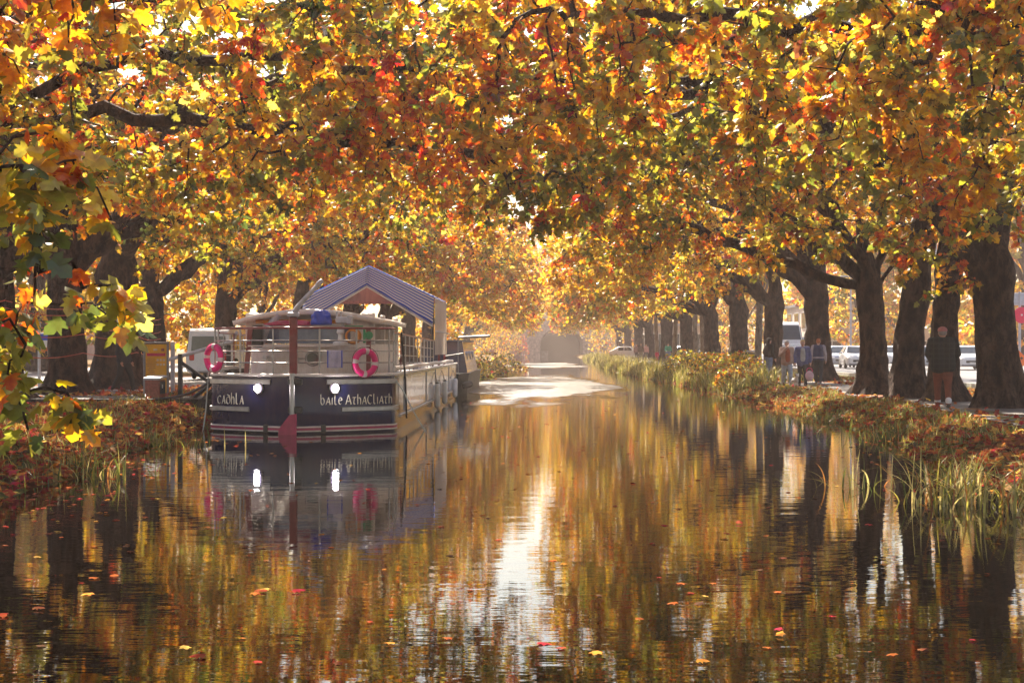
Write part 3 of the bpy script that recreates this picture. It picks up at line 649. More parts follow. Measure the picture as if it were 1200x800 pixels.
# slim pale trunks along the right-hand path
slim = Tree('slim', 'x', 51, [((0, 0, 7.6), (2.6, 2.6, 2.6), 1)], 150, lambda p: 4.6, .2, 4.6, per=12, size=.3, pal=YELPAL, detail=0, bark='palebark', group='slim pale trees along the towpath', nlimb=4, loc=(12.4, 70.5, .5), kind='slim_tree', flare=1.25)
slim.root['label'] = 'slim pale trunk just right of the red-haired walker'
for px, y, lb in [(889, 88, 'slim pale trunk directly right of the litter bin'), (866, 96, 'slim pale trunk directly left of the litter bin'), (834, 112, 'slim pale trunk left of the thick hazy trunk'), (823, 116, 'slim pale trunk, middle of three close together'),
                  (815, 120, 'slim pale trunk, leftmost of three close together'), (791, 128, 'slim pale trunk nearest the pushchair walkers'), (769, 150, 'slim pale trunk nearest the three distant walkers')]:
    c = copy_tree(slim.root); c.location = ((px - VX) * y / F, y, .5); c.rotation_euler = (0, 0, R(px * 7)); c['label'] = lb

# ------------------------------------------------------------------ bank vegetation
rng = np.random.default_rng(7)
def blades(P, H, W, lean, C, seg=3):
    """P (n,3) roots -> curved blades"""
    n = len(P); az = rng.uniform(0, 2 * np.pi, n); D = np.stack([np.cos(az), np.sin(az), np.zeros(n)], 1); B = np.stack([-np.sin(az), np.cos(az), np.zeros(n)], 1)
    t = np.linspace(0, 1, seg + 1)
    Pt = P[:, None] + H[:, None, None] * (np.array([0, 0, 1.]) * (t[None, :, None] - .35 * lean[:, None, None] * t[None, :, None] ** 2) + D[:, None] * lean[:, None, None] * t[None, :, None] ** 2)
    w = W[:, None, None] * (1 - .85 * t[None, :, None] ** 1.5) * B[:, None]
    Vv = np.stack([Pt - w, Pt + w], 2).reshape(n, -1, 3)
    k = 2 * (seg + 1); i = np.arange(seg) * 2
    f = np.stack([i, i + 1, i + 3, i + 2], -1); Ff = (f[None] + (np.arange(n) * k)[:, None, None]).reshape(-1, 4)
    return Vv.reshape(-1, 3), Ff, np.repeat(C, k, 0)
GR = np.array([(.15, .19, .03), (.28, .28, .045), (.45, .38, .07), (.60, .50, .18), (.08, .11, .02)])
def grass(name, n, yf, df, hmin, hmax, w, side, cw, lab=None):
    y = yf(n); d = df(n); x = (eR(y) + d) if side > 0 else (eL(y) - d); P = np.stack([x, y, gz(x, y) - .02], 1)
    H = rng.uniform(hmin, hmax, n); v_, f_, c_ = blades(P, H, rng.uniform(.6, 1.3, n) * w, rng.uniform(.1, .9, n), GR[pick(rng, cw, n)] * rng.uniform(.7, 1.2, (n, 1)))
    return tag(arrays(name, v_, f_, 'grassblade', None, c_), lab, 'grass', kind='stuff')
grass('bank_grass', 11000, lambda n: 58 + 195 * rng.random(n) ** 1.4, lambda n: np.abs(rng.normal(0, 1.2, n)) - .1, .3, .9, .022, 1, (1, 2.2, 3, 2.4, .4), 'tall sunlit yellow-green grass along the far right bank')
grass('bank_grass', 9500, lambda n: rng.uniform(25, 64, n), lambda n: rng.uniform(-.05, 1.3, n) , .05, .27, .010, 1, (2.2, 2.6, 1.8, .6, 1.2), 'short green grass mounds on the right bank under the towpath')
grass('bank_grass', 5000, lambda n: rng.uniform(14, 45, n), lambda n: rng.uniform(-.05, 2.4, n), .08, .36, .009, -1, (2, 2, 2, 1, 1.6), 'thin grass among red fallen leaves on the left bank')
grass('bank_grass', 2500, lambda n: rng.uniform(30, 75, n), lambda n: rng.uniform(4.2, 7, n), .06, .16, .012, 1, (1.5, 2.5, 2.5, 1, .6), 'mown yellow-green verge between the towpath and the road')
# fallen leaves
LIT = np.array([(.40, .08, .04), (.46, .14, .04), (.58, .25, .05), (.22, .08, .04), (.62, .40, .09), (.14, .075, .045), (.46, .045, .045)])
def litter(name, x, y, z, size, lab, flat=.35, seed=0, detail=1):
    n = len(x); P = np.stack([x, y, z], 1); A = rng.normal(0, 1, (n, 3)); A[:, 2] *= flat; Nn = rng.normal(0, flat, (n, 3)); Nn[:, 2] += 1
    v_, f_, c_ = leaf_arrays(P, A, Nn, size * rng.uniform(.6, 1.25, n), LIT[pick(rng, (3, 3, 2.4, 2, 1.6, 1.2, 1.4), n)] * rng.uniform(.7, 1.2, (n, 1)), detail)
    return tag(arrays(name, v_, f_, 'litter', None, c_), lab, 'leaves', kind='stuff')
n = 13000; y = rng.uniform(13, 52, n); d = np.abs(rng.normal(.2, 2.2, n)); x = eL(y) - d
litter('fallen_leaves', x, y, gz(x, y) + .03 + rng.uniform(0, .05, n), .16, 'red and brown fallen leaves carpeting the left bank')
n = 12500; y = rng.uniform(16, 75, n); d = np.where(rng.random(n) < .6, np.abs(rng.normal(.1, .9, n)), rng.uniform(0, 6.5, n)); x = eR(y) + d
plv = np.array([pl(q) for q in y]); okp = ~((x > plv + .1) & (x < plv + 2.2) & (rng.random(n) < .85)) & ~((d < 1.1) & (rng.random(n) < .1)); x, y = x[okp], y[okp]; n = len(x)
litter('fallen_leaves', x, y, gz(x, y) + .025 + rng.uniform(0, .03, n), .15, 'red and orange fallen leaves along the right bank and towpath')
n = 2600; y = 7 + 85 * rng.random(n) ** 1.7; u = rng.random(n); edge = rng.random(n) < .75
x = np.where(edge, np.where(rng.random(n) < .5, eL(y) + np.abs(rng.normal(0, .8, n)), eR(y) - np.abs(rng.normal(0, .7, n))), eL(y) + u * (eR(y) - eL(y)))
ok = ~((x > -7.6) & (x < -3.2) & (y > 32) & (y < 60))
litter('floating_leaves', x[ok], y[ok], np.full(ok.sum(), .012), .085, 'small red leaves floating scattered over the dark canal water', flat=.05)
for px, py, s_, ci, lb in [(302, 693, .17, 0, 'red leaf floating on the water, left of a pair below the barge'), (343, 694, .17, 6, 'red leaf floating on the water, right of a pair below the barge'), (240, 770, .16, 0, 'crimson leaf floating near the bottom edge, left of centre'),
                           (8, 722, .2, 0, 'red leaf floating at the left edge of the water'), (817, 776, .13, 2, 'pale orange leaf floating near the bottom, right of centre'), (40, 714, .14, 3, 'brownish red leaf floating beside the leftmost one'), (745, 727, .1, 1, 'small orange leaf floating mid-water right of the bright streak')]:
    yy = EYE * F / (py - VY); p = at(px, py, yy)
    v_, f_, c_ = leaf_arrays(np.zeros((1, 3)), np.array([[rng.uniform(-1, 1), rng.uniform(-.3, .3), .02]]), np.array([[0, -.12, 1.]]), np.array([s_ * .6]), LIT[[ci]] * .7, 2)
    o = arrays('floating_leaf', v_, f_, 'litter', None, c_); o.location = (p.x, p.y, .02); tag(o, lb, 'leaf', 'single leaves floating on the water')
# reed clumps on the near right
def reed(x, y, n, spread, h, lb, cw=(1.2, 1.8, 2.4, 2.6, .6), w=.012):
    root = thing('reed_clump', lb, 'reeds', (x, y, -.05), 0, 'reed clumps on the near right bank')
    a = rng.uniform(0, 6.28, n); r = np.abs(rng.normal(0, spread, n)); P = np.stack([r * np.cos(a) * 1.3, r * np.sin(a), np.zeros(n)], 1)
    v_, f_, c_ = blades(P, rng.uniform(.4, 1, n) * h, rng.uniform(.6, 1.3, n) * w, rng.uniform(.1, 1.5, n) ** 1.2, GR[pick(rng, cw, n)] * rng.uniform(.6, 1.2, (n, 1)), 6)
    arrays('reed_blades', v_, f_, 'grassblade', root, c_)
    k = max(4, n // 14); a = rng.uniform(0, 6.28, k); P = np.stack([spread * np.cos(a), spread * np.sin(a), np.zeros(k)], 1)
    v_, f_, c_ = blades(P, rng.uniform(.5, 1.0, k) * h, np.full(k, w * .9), rng.uniform(.5, 1.6, k), np.array([(.5, .22, .05)]) * rng.uniform(.7, 1.2, (k, 1)), 6)
    arrays('dry_stalks', v_, f_, 'grassblade', root, c_)
reed(4.85, 18.2, 120, .36, .85, 'pale sunlit reed clump furthest out in the water', (.6, 1.2, 3, 4, .2))
reed(5.6, 17.8, 120, .42, .9, 'dense green reed clump right of the pale sunlit one')
reed(6.0, 16.4, 110, .45, .9, 'tall reed clump at the right edge of the photo')
reed(5.6, 21.2, 60, .45, .6, 'green reed clump behind the pale sunlit one')
reed(4.1, 20.2, 22, .5, .6, 'few sparse reed stems standing in open water')
reed(6.5, 23.5, 60, .45, .45, 'low grassy clump on the bank edge near the man in rust trousers')
reed(7.1, 31, 260, .6, .62, 'green grass tussock below the trunk pair', (3, 2, 1, .4, 2), .01)
reed(7.2, 38, 240, .6, .55, 'green grass tussock below the forked tree', (3, 2, 1, .4, 2), .01)
reed(-6.7, 22, 150, .45, .7, 'yellow-green grass tuft on the left bank below the info board', (1.5, 2, 2.4, 1.5, 1), .011)
reed(-7.4, 29, 170, .5, .6, 'grey-green grass tuft on the left bank by the gangway deck', (2, 2, 2, 1, 1), .01)
# bushes
def bush(x, y, r, h, lb, pal, size=.16, n=1500, group='bushes along the banks'):
    root = thing('bush', lb, 'bush', (x, y, gzf(x, y) - .05), 0, group)
    v = rng.normal(0, 1, (n, 3)); v /= np.linalg.norm(v, axis=1, keepdims=True); v *= rng.uniform(.3, 1, (n, 1)) ** .4
    lump = np.array([mnoise.noise(Vector(q * 1.8 + x)) for q in v]); P = v * (1 + .55 * lump[:, None]) * np.array([r, r, h * .55]); P[:, 2] += h * .5; P = P[P[:, 2] > .02]; n = len(P)
    A = rng.normal(0, 1, (n, 3)); Nn = rng.normal(0, .7, (n, 3)); Nn[:, 2] += .7
    v_, f_, c_ = leaf_arrays(P, A, Nn, size * rng.uniform(.5, 1.3, n), PAL[pick(rng, pal, n)] * rng.uniform(.6, 1.1, (n, 1)), 0)
    arrays('foliage', v_, f_, 'leaf', root, c_)
    s_ = MB()
    for k in range(7):
        a = k * .9; s_.tube([(.08 * math.cos(a), .08 * math.sin(a), 0), (r * .3 * math.cos(a), r * .3 * math.sin(a), h * .4), (r * .6 * math.cos(a), r * .6 * math.sin(a), h * .8)], [.025, .016, .006], 5)
    s_.build('stems', 'bark', root)
PB = (1, .4, .1, .2, 2, 2, 1, 1.6, 1.4)
for px, y, r, h, lb in [(548, 88, 1.5, 2.2, 'grey-pink bush beside the dark moored narrowboat'), (566, 104, 2.0, 2.3, 'pale bush on the left bank, middle of three'), (590, 128, 2.2, 2.2, 'low green bush on the left bank nearest the bridge')]:
    bush((px - VX) * y / F, y, r, h, lb, PB, .2)
for x, y, r, h, lb, pl_ in [(8.2, 66, 1.1, 1.2, 'yellow-green shrub on the bank in front of the dark-haired walker', (3, 1.5, .5, .2, 2, 3, 1, 1.5, .5)), (7.9, 73, 1.2, 1.2, 'bushy shrub on the bank below the litter bin', (2, 1.5, .8, .4, 2.4, 3, 1.5, 1, 1)), (7.4, 60, .9, .8, 'low shrub with red leaves at the water edge before the walkers', (2, 2, 1.6, 1, 2, 2, 1, 1, 1)), (7.6, 82, 1.3, 1.2, 'rounded green shrub midway along the sunlit right bank', (2, 1, .4, .2, 3, 3, 1.5, 1.4, .6))]:
    bush(x, y, r, h, lb, pl_, .13)

# ------------------------------------------------------------------ barge
CX = -5.4; BOW = 32.7; STERN = 58.5; HB = 2.05; DECK = 1.24
barge = thing('barge', 'navy and cream river barge with two lit bow lamps and striped awning', 'boat', (CX, BOW, 0))
# half-plan from stem to stern (local: x across, y back from stem)
half = []
for t in np.linspace(0, 1, 15): half.append((HB * .93 * t, .75 * t + .45 * t * t))
cxr, cyr = HB * .93, 1.2
for a in np.linspace(0.25, 1, 5): half.append((cxr + (HB - cxr) * math.sin(a * math.pi / 2), cyr + .28 * (1 - math.cos(a * math.pi / 2)) + .1 * a))
for y_ in np.linspace(2.2, STERN - BOW - 1.2, 30): half.append((HB, y_))
for a in np.linspace(.15, 1, 6): half.append((HB * math.cos(a * math.pi / 2 * .99), STERN - BOW - 1.2 + 1.2 * math.sin(a * math.pi / 2)))
half = np.array(half); seg = np.linalg.norm(np.diff(half, axis=0), axis=1); arc = np.concatenate([[0], np.cumsum(seg)])
def hp(s_, off=0.0):       # point on the hull's plan at signed arc length from the stem, pushed outwards
    a = abs(s_); sg = 1 if s_ >= 0 else -1
    x_ = np.interp(a, arc, half[:, 0]); y_ = np.interp(a, arc, half[:, 1])
    x2 = np.interp(a + .03, arc, half[:, 0]); y2 = np.interp(a + .03, arc, half[:, 1]); tx, ty = x2 - x_, y2 - y_; l = math.hypot(tx, ty) + 1e-9
    return Vector((sg * (x_ + off * ty / l), y_ - off * tx / l, 0))
ring = [hp(-s_) for s_ in arc[::-1]] + [hp(s_) for s_ in arc[1:]]
def loft(name, levels, mat, parent, pts=ring, closed=True, cap_top=False, cap_bot=False):
    m = MB(); n_ = len(pts); vs = []; fs = []
    for z_, ins, f_ in levels:
        for p in pts:
            vs.append((p.x * f_, (p.y - 12) * f_ + 12 + ins, z_))
    for l in range(len(levels) - 1):
        for i_ in range(n_ if closed else n_ - 1): fs.append((l * n_ + i_, l * n_ + (i_ + 1) % n_, (l + 1) * n_ + (i_ + 1) % n_, (l + 1) * n_ + i_))
    if cap_top: fs.append(tuple((len(levels) - 1) * n_ + i_ for i_ in range(n_)))
    m.add(vs, fs); return m.build(name, mat, parent)
hull = loft('hull', [(-.5, 0, .94), (-.05, 0, .985), (.10, 0, .997), (.5, 0, 1), (DECK, 0, 1)], 'navy', barge)
loft('deck', [(DECK - .05, 0, .99), (DECK - .02, 0, .99)], 'grey', barge, cap_top=True)
def band(name, mat, s0, s1, z0, z1, off, parent=hull, n_=40):
    m = MB(); ss = np.linspace(s0, s1, n_); vs = []; fs = []
    for s_ in ss:
        a = hp(s_, .002); b_ = hp(s_, off)
        vs += [(a.x, a.y, z0), (b_.x, b_.y, z0 + off * .3), (b_.x, b_.y, z1 - off * .3), (a.x, a.y, z1)]
    for i_ in range(n_ - 1):
        for k in range(4): fs.append((i_ * 4 + k, i_ * 4 + 4 + k, i_ * 4 + 4 + (k + 1) % 4, i_ * 4 + (k + 1) % 4))
    fs += [(0, 1, 2, 3), tuple((n_ - 1) * 4 + k for k in (3, 2, 1, 0))]
    m.add(vs, fs); return m.build(name, mat, parent, smooth=True)
S1 = arc[19]        # arc length at the bow corner
band('gunwale', 'cream', -arc[-1] + .05, arc[-1] - .05, DECK - .02, DECK + .05, .05, n_=160)
for s0, s1 in ((.75, S1 + .25), (-S1 - .2, -.55)): band('rubbing_strake', 'steel', s0, s1, DECK - .19, DECK - .07, .04)
for s0, s1 in ((1.1, S1 + .25), (-S1 - .2, -1.15)): band('rubbing_strake', 'steel', s0, s1, .46, .57, .04)
for z0, z1, mt in ((.045, .075, 'cream'), (.078, .128, 'crimson'), (.131, .165, 'cream')):
    for s0, s1 in ((.03, .62), (.72, S1 + .1), (-.62, -.03), (-S1 - .1, -.72)): band('waterline_stripe', mt, s0, s1, z0, z1, .02)
for sg in (1, -1): band('fender_pad', 'rubber', sg * .62, sg * .72, .02, .2, .05, n_=4)
# side panels on the flanks
L_end = STERN - BOW
def flank_s(y_): return np.interp(y_, half[5:-6, 1], arc[5:-6])
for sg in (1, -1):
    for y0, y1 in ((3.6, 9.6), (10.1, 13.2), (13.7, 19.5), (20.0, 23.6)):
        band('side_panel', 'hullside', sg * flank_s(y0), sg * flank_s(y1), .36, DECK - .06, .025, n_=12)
    band('rubbing_strake', 'steel', sg * flank_s(2.4), sg * flank_s(23.8), .26, .33, .04, n_=30)
# bow lamps: bezel, bulb, and a dim violet glow on the lens standing for the halo
for s_ in (.92, -.86):
    p = hp(s_, .03); n_ = (hp(s_, .1) - hp(s_, .02)).normalized(); zc = .97
    lamp = MB(); lamp.torus((p.x, p.y, zc), .105, .022, n_); lamp.tube([Vector((p.x, p.y, zc)) - n_ * .05, Vector((p.x, p.y, zc)) + n_ * .01], .1, 18); lo = lamp.build('bow_lamp', 'steel', hull)
    M.setdefault('lamp', emit('lamp_light', (1, .95, 1), 60.0)); M.setdefault('lamphalo', emit('lamp_halo', (.75, .6, 1), .55))
    l2 = MB(); l2.tube([Vector((p.x, p.y, zc)) + n_ * .012, Vector((p.x, p.y, zc)) + n_ * .03], [.095, .085], 20); le = l2.build('lens', 'lamphalo', lo); l3 = MB(); l3.ell((p.x + n_.x * .03, p.y + n_.y * .03, zc), (.078, .03, .078), 16, 10); l3.build('bulb', 'lamp', lo)
# lettering drawn with a broad nib
def arcp(cx_, cy_, rx, ry, a0, a1, n_=10): return [(cx_ + rx * math.cos(R(a0 + (a1 - a0) * i_ / n_)), cy_ + ry * math.sin(R(a0 + (a1 - a0) * i_ / n_))) for i_ in range(n_ + 1)]
GL = {'c': (.62, [arcp(.36, .36, .3, .36, 50, 310)]), 'a': (.72, [[(.08, .0), (.42, .74), (.66, 0)], [(.2, .26), (.55, .26)]]), 'd': (.7, [arcp(.35, .33, .3, .33, 0, 360, 14), [(.62, .4), (.5, .75), (.16, .84)]]),
      'h': (.68, [[(.12, 1.0), (.12, 0)], arcp(.34, .38, .22, .28, 180, 0) + [(.56, 0)]]), 'l': (.5, [[(.12, 1.0), (.12, .14)] + arcp(.3, .16, .18, .16, 180, 300, 6)]), 'A': (.9, [[(.05, 0), (.42, .95), (.82, 0)], [(.18, .3), (.62, .3)]]),
      'b': (.68, [[(.1, 1.05), (.12, .3)] + arcp(.36, .34, .25, .34, 180, 520, 14)]), 'i': (.28, [[(.12, .68), (.12, 0)]]), 'e': (.64, [[(.1, .38), (.56, .42)] + arcp(.34, .36, .26, .34, 15, 310)]),
      't': (.6, [[(.05, .68), (.56, .68)], [(.3, .68), (.22, .2)] + arcp(.36, .18, .15, .18, 180, 310, 5)]), 'C': (.8, [arcp(.45, .45, .4, .45, 50, 310)]), ' ': (.28, [])}
def letters(txt, s0, z0, h, name='lettering', squeeze=1.0):
    m = MB(); x_ = 0
    for ch in txt:
        w, st = GL[ch]
        for pl_ in st:
            nib = (.055, .035)
            for (a, b_), (c_, d_) in zip(pl_[:-1], pl_[1:]):
                q = []
                for (u, v) in ((a - nib[0], b_ - nib[1]), (a + nib[0], b_ + nib[1]), (c_ + nib[0], d_ + nib[1]), (c_ - nib[0], d_ - nib[1])):
                    p = hp(s0 + (x_ + u) * h * squeeze, .012); q.append((p.x, p.y, z0 + v * h))
                m.add(q, [(0, 1, 2, 3)])
        x_ += w + .1
    o = m.build(name, 'gold', hull, smooth=False)
    md = o.modifiers.new('thick', 'SOLIDIFY'); md.thickness = .008
    return o
letters('baile AthaCliath', .6, .62, .215, squeeze=.745)
letters('cadhla', -2.16, .62, .24, squeeze=.8)
# stem post, foot and mast
m = MB(); m.tube([(0, -.05, .2), (0, -.05, 1.3)], .055, 10); m.build('stem_bar', 'steel', barge)
m = MB(); m.prism([(-.04, -.06, .42), (-.27, -.06, .12), (-.30, -.06, -.3), (.10, -.06, -.3), (.10, -.06, .44)], (0, -.1, 0)); m.build('stem_foot', 'crimson', barge, smooth=False)
for z_ in (.52, 1.12):
    m = MB(); m.box((.06, -.02, z_), (.3, .1, .14), b=.02); m.build('stem_bracket', 'black', barge)
m = MB(); m.box((0, .12, 1.85), (.16, .14, 1.3), b=.02); mast = m.build('mast', 'darkred', barge)
m = MB(); m.box((0, .12, 2.55), (.24, .2, .1), b=.02); m.tube([(0, .1, 2.56), (.12, .12, 2.75), (.52, .3, 3.22)], [.07, .055, .045], 8); m.capsule((.5, .29, 3.2), .06, (.56, .32, 3.27), .05); m.build('mast_spar', 'lightgrey', mast)
# bow rail
rl = [hp(s_, -.07) for s_ in np.linspace(-S1 - .5, S1 + .5, 41)]
for z_, r_, mt, nm in ((2.27, .026, 'darkred', 'top_rail'), (2.0, .014, 'steel', 'rail'), (1.77, .014, 'steel', 'rail'), (1.52, .014, 'steel', 'rail')):
    m = MB(); m.tube([(p.x, p.y, z_) for p in rl], r_, 8); m.build(nm, mt, barge)
for s_ in (-S1 - .3, -S1 + .25, -.95 - .55, -.55, .62, 1.15 + .35, S1 - .3, S1 + .2):
    p = hp(s_, -.07); m = MB(); m.tube([(p.x, p.y, DECK), (p.x, p.y, 2.28)], .02, 8); m.build('stanchion', 'steel', barge)
for sx in (-1.28, 1.42):
    m = MB(); m.box((sx, 1.75, 1.75), (.1, .1, 1.05), tilt=(0, R(5 * (1 if sx < 0 else 0)))); m.build('rail_post', 'darkred', barge)
# side rails
for sg in (1, -1):
    for z_, r_ in ((2.2, .022), (1.95, .012), (1.7, .012), (1.48, .012)):
        m = MB(); m.tube([(sg * (HB - .08), y_, z_ - .01 * y_) for y_ in np.linspace(1.9, 14, 14)], r_, 6); m.build('side_rail', 'darkred' if r_ > .02 else 'steel', barge)
    for k, y_ in enumerate(np.linspace(2.4, 14, 11)):
        m = MB(); m.tube([(sg * (HB - .08), y_, DECK), (sg * (HB - .08), y_, 2.19 - .01 * y_)], .018, 6); m.build('stanchion', 'darkred' if k == 1 else 'steel', barge)
    m = MB(); m.tube([(sg * (HB - .06), y_, DECK + .13 + .01 * math.sin(y_)) for y_ in np.linspace(1.9, 23, 40)], .05, 8); m.build('handrail', 'cream', barge)
# wheelhouse
wh = MB()
wpts = [(-1.45, 2.9), (-1.32, 2.35), (-.7, 2.05), (0, 1.96), (.7, 2.05), (1.32, 2.35), (1.45, 2.9), (1.45, 8.5), (-1.45, 8.5)]
n_ = len(wpts)
vs = [(x_, y_, DECK - .02) for x_, y_ in wpts] + [(x_ * .99, y_ + .02, 1.93) for x_, y_ in wpts]
wh.add(vs, [(i_, (i_ + 1) % n_, n_ + (i_ + 1) % n_, n_ + i_) for i_ in range(n_)] + [tuple(range(n_, 2 * n_))])
house = wh.build('wheelhouse', 'cream', barge, smooth=False)
m = MB()
for (x_, y_) in ((-1.38, 2.45), (1.36, 2.45), (-1.42, 5), (1.42, 5), (-1.42, 8.3), (1.42, 8.3)):
    m = MB(); m.box((x_ * .97, y_ + .1, 2.28), (.3 if y_ < 3 else .12, .12, .72), b=.02); m.build('wheelhouse_pillar', 'cream', house)
m = MB(); m.box((0, 8.4, 2.25), (2.6, .1, .68)); m.build('rear_wall', 'cream', house, smooth=False)
m = MB(); m.box((1.14, 2.34, 2.26), (.42, .06, .66), rz=.45); m.build('corner_panel', 'cream', house, smooth=False)
m = MB()
for (a, b_) in zip(wpts[1:5], wpts[2:6]):
    m.prism([(a[0] * .95, a[1] + .12, 1.94), (b_[0] * .95, b_[1] + .12, 1.94), (b_[0] * .95, b_[1] + .12, 2.32), (a[0] * .95, a[1] + .12, 2.32)], (0, .03, 0))
m.build('window', 'blueglass', house, smooth=False)
m = MB(); m.tube([(x_ * .95, y_ + .09, 2.36) for x_, y_ in wpts[1:6]], .035, 6); m.build('window_head', 'white', house)
m = MB(); m.tube([(x_ * .93, y_ + .1, 2.44) for x_, y_ in wpts[1:6]], .05, 6); m.build('blind_roll', 'orange', house)
rf = MB(); vs = []; fs = []
xs = np.linspace(-1.72, 1.62, 15); yy = [1.85, 2.1, 5, 8.9]
for y_ in yy:
    for x_ in xs:
        zc = 2.72 - .085 * x_ ** 2 + (0 if y_ > 2 else -.02); yo = .28 * (x_ / 1.7) ** 2 if y_ < 3 else 0
        vs.append((x_, y_ + yo, zc))
k = len(xs)
fs = [(j * k + i_, j * k + i_ + 1, (j + 1) * k + i_ + 1, (j + 1) * k + i_) for j in range(3) for i_ in range(k - 1)]
rf.add(vs, fs); ro = rf.build('roof', 'cream', house); md = ro.modifiers.new('t', 'SOLIDIFY'); md.thickness = .11; md.offset = -1
m = MB(); m.torus((.13, 1.98, 1.6), .15, .03, (0, 1, 0)); ph = m.build('porthole', 'steel', house)
m = MB(); m.tube([(.13, 1.96, 1.6), (.13, 2.0, 1.6)], .14, 20); m.build('porthole_glass', 'glass', ph)
m = MB(); m.box((-.22, 1.93, 1.56), (.1, .08, .12), b=.02); m.tube([(-.2, 1.9, 1.6), (-.02, 1.9, 1.6)], .012, 6); m.build('latch', 'steel', house)
m = MB(); m.tube([(-.95, 1.95, 1.62), (-.95, 2.2, 1.62)], .05, 12); m.build('navigation_light', 'lampglass', house)
m = MB(); m.box((-1.12, 2.0, 2.1), (.24, .2, .5), b=.03); m.build('cabinet', 'black', barge)
m = MB(); m.box((.87, 1.55, 2.46), (.3, .26, .14), b=.02); m.tube([(.87, 1.55, 1.9), (.87, 1.55, 2.42)], .035, 8); m.box((1.03, 1.5, 2.46), (.1, .3, .2), b=.02)
for dx in (-.06, .03): m.tube([(.8 + dx, 1.5, 2.53), (.8 + dx, 1.5, 2.64)], .022, 8)
m.build('searchlight', 'lightgrey', barge)
m = MB(); m.lathe([(.16, 1.9), (.17, 1.96), (.06, 2.02), (.055, 2.14), (.09, 2.18), (.07, 2.26)], (.82, 1.5, 0)); m.build('bollard_post', 'white', barge)
m = MB(); m.tube([(-1.1, 2.35, 1.9), (-.95, 2.1, 2.25), (-.62, 1.95, 2.6)], .075, 10); m.build('vent_pipe', 'lightgrey', barge)
# foredeck platform that carries loose gear
m = MB(); m.box((.1, 1.78, 1.885), (2.7, .5, .03)); m.build('shelf', 'cream', barge, smooth=False)
def bumpy(name, label, cat, c, r, mat, seed, group=None):
    m = MB(); m.ell((0, 0, 0), r, 26, 16); o = m.build(name, mat); rg = random.Random(seed)
    for v in o.data.vertices:
        q = v.co.copy(); d = mnoise.noise(Vector((q.x / r[0] * 1.6 + seed, q.y / r[1] * 1.6, q.z / r[2] * 1.6))) * .4 + mnoise.noise(Vector((q.x * 14 + seed, q.y * 14, q.z * 14))) * .12
        v.co = q * (1 + d)
        if v.co.z < -r[2] * .6: v.co.z = -r[2] * .6
    o.location = Vector((CX, BOW, 0)) + Vector(c); return tag(o, label, cat, group)
bumpy('blue_tarpaulin', 'crumpled bright blue tarpaulin bundled on the barge foredeck', 'tarpaulin', (.35, 1.7, 2.47), (.26, .2, .2), 'bluetarp', 3)
bumpy('crimson_cover', 'long crimson folded cover lying under the wheelhouse roof edge', 'cover', (-.3, 1.72, 2.38), (.52, .16, .075), 'crimson', 5)
o = MB()
for k in range(7): o.torus((0, -.04 * k + .12, .0), .16 - .004 * k, .026, (0, 1, 0), 20, 6)
o = o.build('cord_coil', 'orange'); o.location = (CX + 1.08, BOW + 1.62, 2.1); tag(o, 'orange cable coil hanging in a green reel on the foredeck', 'cable coil')
o = MB(); o.box((0, 0, .22), (.46, .1, .035)); o.box((.26, 0, .0), (.05, .1, .3)); o.tube([(.36, 0, .02), (.36, .06, .02)], .09, 12); o = o.build('cable_reel', 'green'); o.location = (CX + 1.08, BOW + 1.62, 2.1); tag(o, 'green reel frame around the orange cable coil', 'reel')
# towel
tw = MB(); vs = []; fs = []
for j in range(14):
    for i_ in range(13):
        u = i_ / 12; v = j / 13; s_ = .78 + u * .36; p = hp(s_, -.07 + .035 + .012 * math.sin(u * 14 + v * 3)); vs.append((p.x, p.y, 1.79 - v * .38))
fs = [(j * 13 + i_, j * 13 + i_ + 1, j * 13 + i_ + 14, j * 13 + i_ + 13) for j in range(13) for i_ in range(12)]
tw.add(vs, fs); o = tw.build('towel', 'towel'); o.location = (CX, BOW, 0); md = o.modifiers.new('t', 'SOLIDIFY'); md.thickness = .012
tag(o, 'small lavender towel hung over the barge bow rail', 'towel')
for u in (.79, 1.12):
    st = MB(); a = hp(u, -.02); st.box((a.x, a.y - .012, 1.60), (.025, .012, .37)); st.build('towel_stripe', 'bluetarp', o, smooth=False)
# lifebuoys
def buoy(s_, zc, lb):
    p = hp(s_, .03); ax = (hp(s_, .2) - hp(s_, 0)).normalized()
    root = thing('lifebuoy', lb, 'lifebuoy', (CX + p.x, BOW + p.y, zc), 0, 'lifebuoys on the barge bow rail')
    m = MB(); m.torus((0, 0, 0), .25, .068, ax, 40, 12); m.build('ring', 'pink', root)
    for k in range(4):
        a = R(45 + 90 * k); m = MB(); m.torus((0, 0, 0), .25, .0715, ax, 5, 12, a - .16, a + .16); m.build('reflective_band', 'reflect', root)
    g = MB(); u = ax.orthogonal().normalized(); w = ax.cross(u)
    pts = []
    for k in range(49):
        a = 2 * math.pi * k / 48; rr_ = .325 + .022 * abs(math.sin(2 * (a - R(45)))); pts.append((u * math.cos(a) + w * math.sin(a)) * rr_)
    g.tube(pts[:-1], .008, 5, closed=True); g.build('grab_line', 'darkred', root)
buoy(1.66, 1.52, 'pink lifebuoy facing the camera at the right of the barge bow')
buoy(-S1 + .42, 1.62, 'pink lifebuoy at the left end of the barge bow rail')
